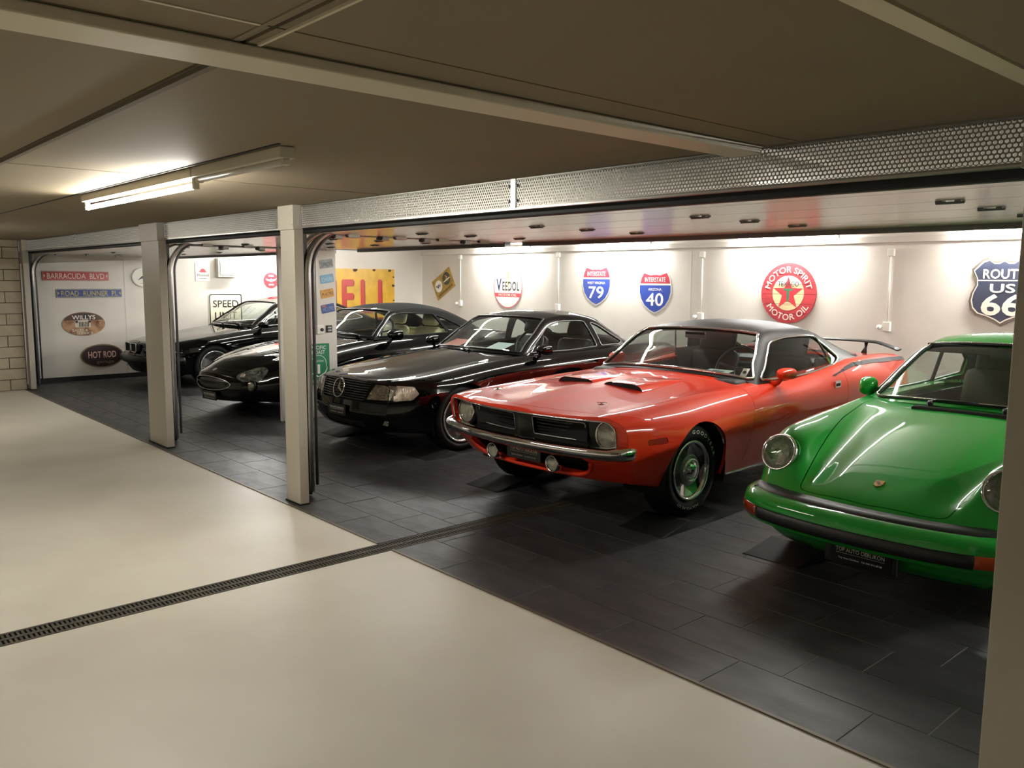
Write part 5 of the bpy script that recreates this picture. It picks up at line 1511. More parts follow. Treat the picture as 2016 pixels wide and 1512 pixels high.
        MB().tube([P[np.unravel_index(np.argmin(np.hypot(P[:, :, 1]-y, P[:, :, 2]-.50)+(P[:, :, 0] < .3)*5), P.shape[:2])]*np.array([sd, 1, 1]) for y in np.linspace(.62, .88, 6)], .012, 6).build('side_marker', m_frost, car)
        # hood louvres
        for k in range(9):
            p, n = surf_pt(.30+.012*k, .78+.045*k); q = p*np.array([sd, 1, 1])
            MB().box(q[0]-.06, q[1]-.010, q[2]-.004, q[0]+.06, q[1]+.012, q[2]+.007, bev=.003).build('hood_louvre', m_blackgl, car)
        door_mirror(car, sd, 2.14, .85, .935, m_bk, w=.23, h=.145, d=.14)
    p, n = surf_pt(0, .14)
    MB().lathe([(.026, -.004), (.026, .004), (.018, .006), (0, .006)], p, n, 20).build('hood_badge', m_steel, car, smooth=True)
    dealer_plate(car, (.02, .045, .262), .33, .10)
    Ck = ("0 1.78,.5 2.06,1 2.36,1.5 2.8,2 3.35,2.5 3.75,3 4.10", "0 .90,.5 1.08,1 1.235,1.4 1.300,1.7 1.305,2 1.265,2.5 1.13,3 .95")
    Ek = ("0 1.92,.5 2.13,1 2.37,1.5 2.8,2 3.3,2.5 3.65,3 3.92", "0 .735,.5 .675,1 .59,1.5 .60,2 .60,2.5 .63,3 .68", "0 .875,.5 1.05,1 1.208,1.5 1.24,2 1.19,2.5 1.07,3 .93")
    bl = ("0 .77,2 .775,3.2 .79,4 .72", "0 .865,2 .868,3 .895,3.5 .915,4 .92")
    PG, AG = greenhouse(Ck, Ek, bl, rows_for(44, 50, 32), rE=.045, crown=2.5, ns=24)
    H = Surf(PG, flip=True, A=AG)
    H.carve('windscreen', lambda P_, A: np.maximum(sd_rbox(P_[:, 0]/A[:, 2], A[:, 0]*.75, 0, .385, .975, .34, .06)*.6, A[:, 1]-.4))
    H.carve('frame', lambda P_, A: np.maximum(A[:, 0]-1.06, A[:, 1]-.9)*.6, ['body'])
    H.carve('side_window', lambda P_, A: np.maximum(sd_poly(P_[:, 1:3], [(1.99, .915), (2.335, 1.175), (2.52, 1.185), (3.02, 1.16), (3.16, .925), (2.6, .91)])-.008, .75-A[:, 1]), ['body'])
    H.carve('quarter_window', lambda P_, A: np.maximum(sd_poly(P_[:, 1:3], [(3.07, 1.14), (3.2, 1.10), (3.50, .965), (3.44, .95), (3.20, .945)])-.008, .75-A[:, 1]), ['body'])
    H.carve('rear_window', lambda P_, A: np.maximum(sd_rbox(P_[:, 0]/A[:, 2], (A[:, 0]-2)*.75, 0, .38, .75, .22, .06)*.6, A[:, 1]-.4), ['body'])
    panel(H.extract(['body']), 'fabric_roof', m_top, car, 0, .02)
    panel(H.extract(['frame']), 'windscreen_frame', m_bk, car, 0, .01)
    g = H.extract(['windscreen']); panel(g, 'windscreen', m_glass, car, 0, 0, offset=-.005); trims(g, 'windscreen_seal', m_blackgl, car, .008, .002)
    panel(H.extract(['rear_window']), 'rear_window', m_glass, car, 0, 0, offset=-.005)
    for nm in ('side_window', 'quarter_window'):
        for sd in (1, -1):
            g = H.extract([nm], sd); panel(g, nm, m_glass, car, 0, 0, offset=-.005); trims(g, nm+'_seal', m_blackgl, car, .006, .003)
    m_cint = mat('cream_interior', '#b5ad86', .6)
    cabin(car, 1.95, 3.7, .68, .38, .86, 2.1, .88, m_=mat('dark_cabin', '#1b1a18', .6), steer=(2.38, .36, .93))
    for v in (.36, -.36): seat(car, 2.85, v, .42, m_seatcrm, .52)
    b = MB(); b.box(-.60, 3.35, .5, .60, 3.55, .93, bev=.06); b.build('rear_bench', m_seatcrm, car, smooth=True)
    for b0, t0 in (((.05, 1.78, .91), (-.50, 1.95, .90)), ((.55, 1.85, .90), (.05, 1.88, .93))): wiper(car, b0, t0)
    st = dict(kind='spoke', n=10, w=(.045, .035), lip=m_steel, smat=m_alloy)
    for u in (.98, 3.57):
        for sd in (1, -1): wheel(car, u, .84, .318, .318, .23, .222, st, sd)
    return car

def build_wedge():
    """wedge-nosed grand tourer with a small twin-frame grille"""
    car = empty('car', (-13.22, 4.05, 0), 0.035, 'leftmost black coupe with small chrome twin grille and low wedge nose', 'car')
    L = 4.78
    nose = lambda v: 0.02+0.22*(np.abs(v)/.8)**2.4
    prof = lambda z: np.interp(z, [.18, .28, .36, .44, .52, .60, .68], [.14, .06, 0.0, -.02, .03, .06, .10])
    F = [("0 0", "0 .665,.06 .682,.3 .712,.8 .778,1.3 .845,1.50 .872,2.1 .91,3.2 .93,3.9 .95,4.5 .93,4.78 .88", False, 0),
         ("0 .22,1 .34,4.78 .34", "0 .663,.06 .680,.3 .709,.8 .774,1.3 .840,1.50 .866,2.1 .905,3.2 .925,3.9 .945,4.5 .925,4.78 .875", False, 10),
         ("0 .48,.3 .60,1 .64,1.7 .67,4.78 .6", "0 .655,.06 .668,.3 .695,.8 .757,1.3 .820,1.50 .845,2.1 .885,3.2 .91,3.9 .935,4.5 .915,4.78 .87", False, 9),
         ("0 .62,.3 .745,1 .79,1.8 .80,3.6 .81,4.78 .74", "0 .640,.06 .650,.3 .675,.8 .735,1.3 .797,1.50 .822,2.1 .865,3.2 .895,3.9 .92,4.5 .90,4.78 .86", False, 8),
         ("0 .67,.3 .82,1 .875,1.8 .87,3.6 .89,4.78 .80", "0 .605,.3 .635,.8 .69,1.3 .74,1.8 .785,3.2 .83,4.78 .80", False, 8),
         ("0 .68,.3 .845,.9 .915,1.5 .905,3.2 .91,3.8 .925,4.78 .82", "0 .50,.3 .54,1 .57,3 .62,4.78 .60", False, 9),
         ("0 .68,.3 .84,.9 .91,3.8 .92,4.78 .82", "0 .40,1 .42,4.78 .45", False, 8),
         ("0 .60,.3 .76,1 .85,3.6 .86,4.78 .76", "0 .225,.5 .205,3.6 .21,4.78 .30", True, 8),
         ("0 .0", "0 .215,.5 .20,4.78 .29", True, 12)]
    P = loft(F, stations(L), nose, 1.1, lambda v: .14*(np.abs(v)/.8)**2, .8, prof, .5)
    S = Surf(P, flip=True); C = Surf(front_cap(P, 30, nose, prof)); weld(C, S)
    S.carve('arch', arch_sdf((.95, 3.63), .325, .345))
    S.carve('hood', lambda P_, A: smax([P_[:, 0]-np.interp(P_[:, 1], [.1, .3, .9, 1.8], [.60, .70, .74, .74]), .14+.2*P_[:, 0]**2-P_[:, 1], P_[:, 1]-np.interp(P_[:, 0], [0, .5, .75], [1.42, 1.48, 1.60]), .5-P_[:, 2]]), ['body'])
    S.carve('door', lambda P_, A: np.maximum(sd_poly(P_[:, 1:3], [(1.76, 1.1), (1.72, .6), (1.7, .28), (3.15, .28), (3.28, .5), (3.3, 1.1)]), .70-P_[:, 0]), ['body'])
    S.carve('cockpit', lambda P_, A: np.maximum.reduce([P_[:, 0]-.72, 1.68-P_[:, 1], P_[:, 1]-3.7, .7-P_[:, 2]]), ['body'])
    black_common(car, S, (.95, 3.63), (0, .325, .35), L, m_bk)
    panel(C.extract(['body']), 'front_fascia', m_bk, car, 0, 0)
    end_cap_obj(P, 'tail_panel', m_bk, car)
    fy = lambda x, z: float(nose(np.array(x))+prof(z))
    half = [(0, .01), (.3, .03), (.55, .10), (.68, .17), (.76, .26), (.81, .36), (.835, .5)]
    sweep_obj('front_bumper', smooth_path([(-x, y, .425) for x, y in half[::-1]]+[(x, y, .425) for x, y in half[1:]], 80), [(-.05, -.065), (.01, -.065), (.035, -.045), (.04, 0), (.034, .035), (0, .055), (-.05, .058)], mat('dark_bumper', '#0c0c0d', .35, spec=.4), car)
    for sd in (1, -1):
        poly = rrect(sd*.115-.098, .530, sd*.115+.098, .658, .026)
        yk = fy(.135, .60)-.050; k = MB(); k.prism(poly, 0, .06, lambda x, y, d: (x, yk+d*1.0, y)); ko = k.build('grille_opening', m_dark, car)
        MB().tube([(x, yk-.004, y) for x, y in poly], .0085, 6, closed=True).build('grille_frame', m_chrome, ko, smooth=True)
        for q in range(4): MB().box(sd*.115-.070+.044*q, yk-.006, .548, sd*.115-.064+.044*q, yk-.001, .65).build('grille_bar', m_blackgl, ko)
        MB().prism(rrect(-.10, -.02, .10, .02, .008), 0, .008, lambda x, y, d: (sd*.48+x, fy(.48+sd*x, .56)-.006-d, .575+y-.0)).build('turn_lamp', m_clear, car)
        MB().prism(rrect(-.06, -.02, .06, .02, .008), 0, .006, lambda x, y, d: (sd*.46+x, fy(.46+sd*x, .30)-d, .30+y)).build('fog_lamp', m_clear, car)
        door_mirror(car, sd, 1.75 if sd > 0 else 1.95, .84 if sd > 0 else .78, .92, m_bk, w=.19, h=.12, d=.12)
        MB().prism(rrect(-.02, -.006, .02, .006, .004), 0, .004, lambda x, y, d: (sd*(.912+d), .42+x, .55+y)).build('side_marker', m_galvd, car)
    MB().lathe([(.03, -.003), (.03, .004), (.022, .006), (0, .006)], (0, .13, .695), (0, -.25, 1), 20).build('hood_badge', m_steel, car, smooth=True)
    Ck = ("0 1.46,.5 1.80,1 2.16,1.5 2.65,2 3.2,2.5 3.65,3 4.10", "0 .895,.5 1.09,1 1.262,1.4 1.335,1.7 1.340,2 1.295,2.5 1.15,3 .97")
    Ek = ("0 1.60,.5 1.88,1 2.19,1.5 2.65,2 3.15,2.5 3.55,3 3.94", "0 .745,.5 .68,1 .59,1.5 .585,2 .58,2.5 .62,3 .68", "0 .870,.5 1.06,1 1.238,1.5 1.275,2 1.225,2.5 1.09,3 .955")
    bl = ("0 .77,1.7 .78,3.2 .80,4 .74", "0 .84,1.7 .845,3 .905,3.6 .935,4.1 .95")
    PG, AG = greenhouse(Ck, Ek, bl, rows_for(44, 50, 32), rE=.06, crown=2.5, ns=24)
    H = Surf(PG, flip=True, A=AG)
    H.carve('windscreen', lambda P_, A: np.maximum(sd_rbox(P_[:, 0]/A[:, 2], A[:, 0]*.75, 0, .385, .975, .34, .06)*.6, A[:, 1]-.4))
    H.carve('side_window', lambda P_, A: np.maximum(sd_poly(P_[:, 1:3], [(1.75, .90), (2.18, 1.19), (2.38, 1.215), (3.10, 1.19), (3.42, 1.12), (3.66, .985), (3.3, .95), (2.6, .925)])-.01, .75-A[:, 1]), ['body'])
    H.carve('rear_window', lambda P_, A: np.maximum(sd_rbox(P_[:, 0]/A[:, 2], (A[:, 0]-2)*.75, 0, .38, .9, .3, .08)*.6, A[:, 1]-.4), ['body'])
    panel(H.extract(['body']), 'roof', m_bk, car, 0, .02); panel(H.extract(['body']), 'headliner', m_int, car, 0, 0, offset=-.016)
    for nm in ('windscreen', 'rear_window'):
        g = H.extract([nm]); panel(g, nm, m_glass, car, 0, 0, offset=-.005); trims(g, nm+'_seal', m_blackgl, car, .009, .002)
    for sd in (1, -1):
        g = H.extract(['side_window'], sd); panel(g, 'side_window', m_glass, car, 0, 0, offset=-.005); trims(g, 'side_window_trim', m_galv, car, .007, .003)
    cabin(car, 1.65, 3.6, .70, .38, .85, 1.80, .87, steer=(2.10, .36, .93))
    for v in (.36, -.36): seat(car, 2.6, v, .42, m_seatblk, .54)
    for b0, t0 in (((.12, 1.44, .89), (-.48, 1.60, .90)), ((.55, 1.52, .885), (.0, 1.54, .925))): wiper(car, b0, t0, .03)
    st = dict(kind='spoke', n=7, w=(.055, .045), lip=m_steel, smat=m_alloy)
    for u in (.95, 3.63):
        for sd in (1, -1): wheel(car, u, .86, .318, .318, .235, .225, st, sd)
    return car
build_roadster(); build_cat(); build_wedge()
# ------------------------------------------------------------------ signs on the walls
class Sign:
    def __init__(s, wall, c, label, name='wall_sign', cat='sign', rot=0.0, group=None, off=0.004):
        s.wall = wall; s.c = np.array(c, float); s.rot = rot; s.root = None; s.args = (label, name, cat, group); s.off = off
    def fr(s, x, y, d):
        a = s.rot; X = x*math.cos(a)-y*math.sin(a); Y = x*math.sin(a)+y*math.cos(a); d = d+s.off
        return {'left': (d, X, Y), 'back': (X, -d, Y)}[s.wall]
    def plate(s, poly, material, t=0.004):
        label, name, cat, group = s.args
        o = MB().prism(poly, 0, t, s.fr).build(name, material)
        o.location = s.c; tag(o, label, cat, group); s.root = o; s.t = t; return o
    def shape(s, poly, material, name, lv=1, hole=None):
        d = s.t+0.0012*lv
        return MB().prism(poly, s.t-0.001, d, s.fr).build(name, material, s.root)
    def band(s, outer, inner, material, name, lv=1):
        """flat border between two outlines with the same number of points"""
        d = s.t+0.0012*lv; n = len(outer)
        V = [s.fr(x, y, d) for x, y in outer]+[s.fr(x, y, d) for x, y in inner]
        return mesh_obj(name, V, [(i, (i+1) % n, n+(i+1) % n, n+i) for i in range(n)], material, s.root)
    def text(s, body, x, y, size, material, width=None, bold=0.0, lv=2, name='lettering', ang=0.0):
        d = s.t+0.0012*lv; ca, sa = math.cos(ang), math.sin(ang)
        return lettering(body, name, material, s.root, lambda a, b, q: s.fr(x+a*ca-b*sa, y+a*sa+b*ca, d+q), size, width, bold)
    def arc(s, body, R, mid, size, material, span=None, top=True, cx=0, cy=0, lv=2, bold=0.0):
        d = s.t+0.0012*lv
        def f(a, b, q):
            if top: t = mid-a/R; r = R+b
            else: t = mid+a/R; r = R-b
            return s.fr(cx+r*math.cos(t), cy+r*math.sin(t), d+q)
        return lettering(body, 'lettering', material, s.root, f, size, None if span is None else span*R, bold)
def scale_poly(p, k, ky=None):
    cx = sum(q[0] for q in p)/len(p); cy = sum(q[1] for q in p)/len(p); ky = ky or k
    return [(cx+(x-cx)*k, cy+(y-cy)*ky) for x, y in p]
s_red = mat('sign_red', '#b5383a', .35, noise=.12, nscale=7); s_cream = mat('sign_cream', '#e6dfc2', .4); s_white = mat('sign_white', '#ece9e0', .35)
s_blue = mat('sign_blue', '#27418f', .35, noise=.2, nscale=5); s_yel = mat('sign_yellow', '#d9a92c', .4, noise=.15, nscale=5, col2='#c79a28'); s_blk = mat('sign_black', '#1a1a18', .4)
s_letter = mat('pale_letter', '#ddd5c4', .4); s_yl = mat('yellow_letter', '#c9bd5e', .45, noise=.3, nscale=25); s_green = mat('sign_green', '#1f7a52', .4)
s_rust = mat('rusty_sign', '#b7906a', .55, noise=.6, nscale=9, col2='#6d3a22', detail=9); s_navy = mat('sign_navy', '#33384a', .4, noise=.25, nscale=6)
s_edge = mat('sign_edge', '#8d8a80', .35, metal=.5)
def street_sign(c, w, h, body, mm, lm, label):
    s = Sign('left', c, label); s.plate(rrect(-w/2, -h/2, w/2, h/2, .012), mm, .005)
    o = rrect(-w/2+.006, -h/2+.006, w/2-.006, h/2-.006, .01); i = rrect(-w/2+.013, -h/2+.013, w/2-.013, h/2-.013, .008); s.band(o, i, s_edge if lm is not s_yl else s_yl, 'raised_rim')
    s.text(body, 0, 0, h*.60, lm, w*.86, .012)
    for sd in (-1, 1): s.shape([(sd*(w/2-.022), -.03), (sd*(w/2-.045), 0), (sd*(w/2-.022), .03)][::sd], lm, 'arrow_notch')
street_sign((XL, 3.69, 1.652), .96, .145, 'BARRACUDA  BLVD', s_red, s_letter, 'long red street sign with pale letters, upper of the two street signs')
street_sign((XL, 3.875, 1.383), .965, .135, 'ROAD  RUNNER  PL', s_blue, s_yl, 'long blue street sign with yellow letters, lower of the two street signs')
# rusty oval
s = Sign('left', (XL, 3.765, .900), 'rusty brown oval sign with a vehicle grille and a star'); s.plate(circle(0, 0, .315, .188, 48), s_rust)
top = [(x, y) for x, y in circle(0, 0, .308, .181, 96) if y > .052]; top = sorted(top, key=lambda q: math.atan2(q[1], q[0])); s.shape(top, mat('dark_rust', '#2c2a24', .5, noise=.4, nscale=14, col2='#5a3a26'), 'dark_crown')
s.text('WILLYS', 0, .105, .070, s_white, .34, .02); s.text('SALES &', -.06, -.098, .040, s_letter, .23, .01); s.text('SERVICE', .01, -.145, .042, s_letter, .24, .01)
s.shape(rrect(-.13, -.055, .10, .06, .015), mat('faded_white', '#d9cfb8', .5, noise=.2, nscale=20), 'grille_face', 1)
for k in range(7): s.shape(rrect(-.072+.022*k, -.048, -.060+.022*k, .032, .004), s_blk, 'grille_slot', 2)
for x in (-.105, .083): s.shape(circle(x, .035, .02, .02, 16), s_blk, 'lamp_dot', 2)
pts = [(.20+.055*(1 if k % 2 == 0 else .4)*math.cos(PI/2+PI/5*k), .02+.055*(1 if k % 2 == 0 else .4)*math.sin(PI/2+PI/5*k)) for k in range(10)]
s.shape(pts, mat('rust_star', '#6b3a24', .5), 'star', 2)
# hot rod oval
s = Sign('left', (XL, 4.012, .382), 'dark maroon oval sign with pale letters, lowest on the left wall'); s.plate(circle(0, 0, .325, .188, 48), mat('old_gold', '#7d6a4c', .45))
s.shape(circle(0, 0, .306, .170, 48), mat('oval_maroon', '#2b1518', .45), 'oval_field', 1); s.text('HOT ROD', .0, .022, .105, mat('pink_white', '#d8b5a6', .45), .42, .02); s.text('garage', .04, -.095, .05, mat('dim_gold', '#8f7a62', .5), .26)
# round animal sign
s = Sign('left', (XL, 4.72, 1.640), 'round glossy white sign with a dark four-legged animal, half behind the wide column'); s.plate(circle(0, 0, .20, .165, 48), mat('glossy_white', '#dedbcf', .12), .012)
s.band(circle(0, 0, .196, .161, 48), circle(0, 0, .186, .151, 48), s_edge, 'rim')
s.shape([(-.11, -.055), (-.05, .01), (.0, .035), (.06, .03), (.12, .05), (.13, .035), (.09, -.01), (.085, -.055), (.065, -.055), (.055, -.02), (.0, -.02), (-.005, -.055), (-.025, -.055), (-.03, -.02), (-.06, -.03)], s_blk, 'animal_shape')
s.shape([(-.07, -.105), (.07, -.105), (.07, -.095), (-.07, -.095)], mat('faint_print', '#9a968a', .5), 'faint_line')
# oil poster
s = Sign('left', (XL, 5.695, 1.738), 'small white rectangular oil sign with a red creature beside the fuse cabinet'); s.plate(rrect(-.125, -.155, .125, .155, .012), s_white)
s.text('Ask for', -.03, .105, .034, mat('grey_print', '#8a8880', .5), .12); s.shape([(-.085, .005), (-.05, .012), (-.03, .045), (.0, .056), (.035, .045), (.055, .01), (.09, -.005), (.055, -.004), (.03, -.012), (.0, -.008), (-.03, -.014), (-.05, .0)], mat('creature_red', '#c23a40', .4), 'red_creature')
s.text('Mobiloil', 0, -.055, .05, mat('print_dark', '#3b3a38', .5), .20, .01); s.shape([(-.06, -.122), (.06, -.122), (.06, -.112), (-.06, -.112)], mat('grey_print', '#8a8880', .5), 'faint_line')
# speed limit
s = Sign('left', (XL, 6.085, .955), 'cream rectangular sign reading SPEED LIMIT, partly behind the leftmost black car'); s.plate(rrect(-.305, -.41, .305, .41, .035), s_cream)
s.band(rrect(-.295, -.40, .295, .40, .032), rrect(-.275, -.38, .275, .38, .025), s_blk, 'black_border')
s.text('SPEED', 0, .235, .125, s_blk, .46, .012); s.text('LIMIT', 0, .03, .125, s_blk, .40, .012)
# winged round sign
s = Sign('left', (XL, 6.95, 1.598), 'round red sign with white wings above the leftmost black car'); s.plate(circle(0, 0, .145, .14, 40), mat('bright_red', '#c02a35', .35))
for sd in (-1, 1): s.shape([(0, .022), (sd*.035, .015), (sd*.105, .03), (sd*.09, .005), (sd*.07, -.008), (sd*.045, -.012), (sd*.015, -.022), (0, -.02)][::sd], s_white, 'wing')
s.text('A', 0, .0, .075, s_white, .04, .01, 3); s.text('FLYING', 0, .082, .030, s_white, .10, .01); s.text('SERVICE', 0, -.078, .030, s_white, .10, .01)
# large yellow sign
s = Sign('left', (XL, 8.55, 1.325), 'large yellow enamel sign with tall red letters and chipped edges', off=.01)
s.plate(rrect(-1.06, -.50, 1.06, .505, .015), s_yel, .02)
for k, ch in enumerate('SHELL'):
    s.text(ch, -.82+.40*k+(.02 if k > 2 else 0), -.01, .66, mat('sign_red_deep', '#b8342c', .35), .27, .035)
    s.text(ch, -.82+.40*k+(.02 if k > 2 else 0)+.02, -.02, .66, mat('letter_shade', '#7a2a22', .4), .27, .035, 1, 'letter_shadow')
for x, y, r in ((.15, .49, .05), (.58, .49, .035), (.95, .48, .035), (1.03, .18, .035), (1.04, -.12, .02), (-.4, .49, .03), (1.04, .35, .02)):
    s.shape([(x+r*(1+.35*math.sin(k*2.3))*math.cos(k*PI/5), min(.503, y+r*.7*(1+.3*math.cos(k*1.7))*math.sin(k*PI/5))) for k in range(10)], mat('enamel_chip', '#2e2620', .7), 'enamel_chip', 3)
# tilted yellow sign on the back wall
s = Sign('back', (-13.71, YB, 1.545), 'tilted yellow sign with a white and a dark roundel near the room corner', rot=.50); s.plate(rrect(-.33, -.215, .33, .215, .008), mat('mustard_sign', '#b08f3c', .45, noise=.25, nscale=7, col2='#8d7130'))
s.shape(circle(-.16, .03, .12, .12, 32), s_white, 'white_roundel'); s.shape(circle(.14, .05, .13, .13, 32), mat('dark_roundel', '#3b4234', .4, noise=.3, nscale=16), 'dark_roundel')
sq = [(-.23+.14*t, .03+.035*math.sin(t*14)*(1-t*.4)) for t in np.linspace(0, 1, 30)]
MB().tube([s.fr(x, y, s.t+.003) for x, y in sq], .007, 5).build('script_mark', s_blk, s.root)
s.shape([(.12, .14), (.19, .07), (.15, .06), (.19, -.03), (.10, .05), (.14, .06)], mat('flash_orange', '#c9903a', .4), 'lightning_mark', 2); s.shape([(.03, .01), (.255, .01), (.255, .035), (.03, .035)], s_letter, 'roundel_bar', 3)
for k in range(15): s.shape([(-.27+.036*k, -.175), (-.245+.036*k, -.175), (-.245+.036*k+.004*(k % 3), -.13), (-.27+.036*k, -.13-.008*(k % 2))], mat('worn_print', '#5d4c24', .5), 'worn_letter')
# oval oil sign
s = Sign('back', (-11.735, YB, 1.52), 'white oval oil sign with red outline and red band on the back wall'); ov = circle(0, 0, .405, .41, 56); s.plate(ov, s_white)
s.band(circle(0, 0, .40, .405, 56), circle(0, 0, .383, .388, 56), mat('outline_red', '#c84a58', .4), 'red_outline')
s.text('V', -.245, .035, .235, mat('deep_blue', '#25304f', .4), .15, .03); s.text('EEDOL', .09, .010, .17, mat('letter_black', '#2b2b2d', .4), .47, .015)
yb0, yb1 = -.195, -.125; xb = lambda y: .383*math.sqrt(1-(y/.388)**2)
s.shape([(-xb(yb0), yb0), (xb(yb0), yb0), (xb(yb1), yb1), (-xb(yb1), yb1)], mat('outline_red', '#c84a58', .4), 'red_band'); s.text('MOTOR OIL', 0, -.16, .045, s_white, .50, .01, 3)
s.shape([(-.03, .30), (.05, .24), (.01, .10), (.03, -.08), (-.01, .06), (-.005, .16)], mat('flash_yellow', '#e0b85a', .4), 'flash_mark', 3)
# interstate shields
def shield(k):
    P = [(0, .275), (.09, .262), (.17, .285), (.225, .30), (.275, .22), (.305, .10), (.305, .0), (.27, -.11), (.20, -.205), (.10, -.275), (0, -.315)]
    P = P+[(-x, y) for x, y in P[::-1][1:-1]]
    return [(x*k, y*k) for x, y in P]
for c, num, st, lab in (((-9.515, YB, 1.555), '79', 'WEST VIRGINIA', 'red and blue highway shield 79 with West Virginia lettering, nearer the white oval sign'), ((-8.285, YB, 1.465), '40', 'ARIZONA', 'red and blue highway shield 40 with Arizona lettering, nearer the round plank sign')):
    s = Sign('back', c, lab, group=None); s.plate(shield(1.035), s_white)
    P = shield(.985); up = [(x, y) for x, y in P if y > .13]; 
    xw = .292
    s.shape([(-xw, .135), (xw, .135)]+sorted([q for q in up], key=lambda q: -q[0]), mat('shield_red', '#b0283c', .35), 'red_crown')
    lo = sorted([q for q in P if q[1] < .105 and q[0] >= 0], key=lambda q: -q[1]); lo2 = sorted([q for q in P if q[1] < .105 and q[0] < 0], key=lambda q: q[1])
    s.shape([(-.298, .108), *lo2[::-1], *lo[::-1], (.298, .108)], mat('shield_blue', '#22409a', .35), 'blue_field')
    s.text('INTERSTATE', 0, .195, .075, s_white, .40, .01)
    s.text(st, 0, .045, .042, s_white, .40 if len(st) > 8 else .26, .005); s.text(num, 0, -.105, .20, s_white, .34, .02)
    s.shape(circle(0, -.285, .008, .008, 8), s_edge, 'bolt', 3); s.shape(circle(0, .262, .008, .008, 8), s_edge, 'bolt', 3)
# round plank sign
s = Sign('back', (-6.005, YB, 1.49), 'large round red plank sign with a red star on the back wall', off=.006)
R = .405
s.plate(circle(0, 0, R-.004, R-.004, 64), mat('plank_edge', '#5e2a26', .6), .010)
m_plank = mat('plank_red', '#bb3a40', .5, noise=.25, nscale=5, stretch=(1, 1, 9), bump=.1, bscale=30); m_cpl = mat('plank_cream', '#dcc596', .5, noise=.2, nscale=6, stretch=(1, 1, 9))
cuts = [-R, -.275, -.145, -.015, .115, .245, R]
def slab(r, y0, y1):
    y0, y1 = max(y0, -r), min(y1, r)
    if y1-y0 < .004: return None
    a0, a1 = math.asin(y0/r), math.asin(y1/r); n = 9
    right = [(r*math.cos(a0+(a1-a0)*k/n), r*math.sin(a0+(a1-a0)*k/n)) for k in range(n+1)]
    return right+[(-x, y) for x, y in right[::-1]]
for k in range(6):
    p = slab(R, cuts[k]+.0025, cuts[k+1]-.0025)
    MB().prism(p, .010, .022+.001*(k % 2), s.fr).build('plank', m_plank, s.root)
    q = slab(.232, cuts[k]+.0025, cuts[k+1]-.0025)
    if q: MB().prism(q, .020, .0245, s.fr).build('centre_plank', s_white if k >= 4 else m_cpl, s.root)
s.t = .0245
star = [(.228*(1 if k % 2 == 0 else .40)*math.cos(PI/2+PI/5*k), -.005+.228*(1 if k % 2 == 0 else .40)*math.sin(PI/2+PI/5*k)) for k in range(10)]
s.shape(star, mat('star_red', '#c13038', .45), 'star', 1)
mT = mat('star_green', '#2f6a4c', .45); s.shape([(-.016, -.10), (.016, -.10), (.02, .035), (.06, .03), (.075, .06), (-.075, .06), (-.06, .03), (-.02, .035)], mT, 'green_mark', 2)
s.text('TEXACO', 0, .125, .07, mat('print_green', '#33403a', .5), .31, .012, 3)
s.arc('MOTOR SPIRIT', .318, PI/2, .085, s_letter, span=2.75, bold=.015); s.arc('MOTOR OIL', .318, -PI/2, .085, s_letter, span=2.1, top=False, bold=.015)
# large dark route shield
s = Sign('back', (-3.385, YB, 1.545), 'large dark highway shield reading ROUTE US 66, beside the near column', off=.008)
half = [(0, .375), (.05, .345), (.115, .345), (.17, .385), (.235, .36), (.335, .255), (.29, .16), (.285, .08), (.33, -.02), (.345, -.11), (.325, -.20), (.265, -.265), (.15, -.30), (.06, -.34), (0, -.38)]
P = [(x, y) for x, y in half]+[(-x, y) for x, y in half[::-1][1:-1]]
s.plate(P, mat('shield_bronze', '#5d5146', .45), .02); s.band(scale_poly(P, .93), scale_poly(P, .895), s_letter, 'pale_border'); s.shape(scale_poly(P, .895), s_navy, 'dark_field', .7)
s.text('ROUTE', 0, .205, .105, s_letter, .42, .03); s.shape([(-.255, .123), (.255, .123), (.255, .135), (-.255, .135)], s_letter, 'divider', 1.5); s.text('US', 0, .045, .10, s_letter, .26, .03); s.text('66', 0, -.135, .235, s_letter, .42, .035)
# motorcycle plates on the pier
XP = -8.89
for z, y, body, mm, lm, rot, lab in ((1.815, 4.975, 'SM035', mat('plate_grey', '#8f8f8b', .4, noise=.5, nscale=22), s_blk, .14, 'grey weathered small licence plate, topmost on the white pier'),
    (1.640, 4.98, '124590', mat('plate_lightblue', '#6b9cb8', .4, noise=.15, nscale=12), mat('plate_pale', '#a8c6d2', .4), .15, 'light blue small licence plate, second from the top on the white pier'),
    (1.468, 4.98, 'M 41790', mat('plate_yellow', '#d59a36', .4), mat('plate_brown', '#5d3d22', .5), .17, 'yellow small licence plate on the white pier'),
    (1.292, 4.985, 'MC1792', mat('plate_blue', '#2f4482', .4), mat('plate_bluepale', '#7f93bd', .4), .17, 'dark blue small licence plate, lowest on the white pier')):
    s = Sign('left', (XP, y, z), lab, 'licence_plate', 'licence plate', rot, 'small licence plates on the white pier', .002); s.plate(rrect(-.088, -.050, .088, .050, .012), mm, .003)
    s.text(body, .0, -.006, .048, lm, .145, .012)
    if z == 1.468: s.text('CALIFORNIA', 0, .036, .014, lm, .09)
    if z == 1.292: s.shape(rrect(-.07, .024, -.02, .040, .003), mat('sticker_red', '#c8553f', .4), 'sticker')
    for sx in (-.07, .07): s.shape(circle(sx, .038 if rot else .03, .004, .004, 8), s_edge, 'bolt', 2)
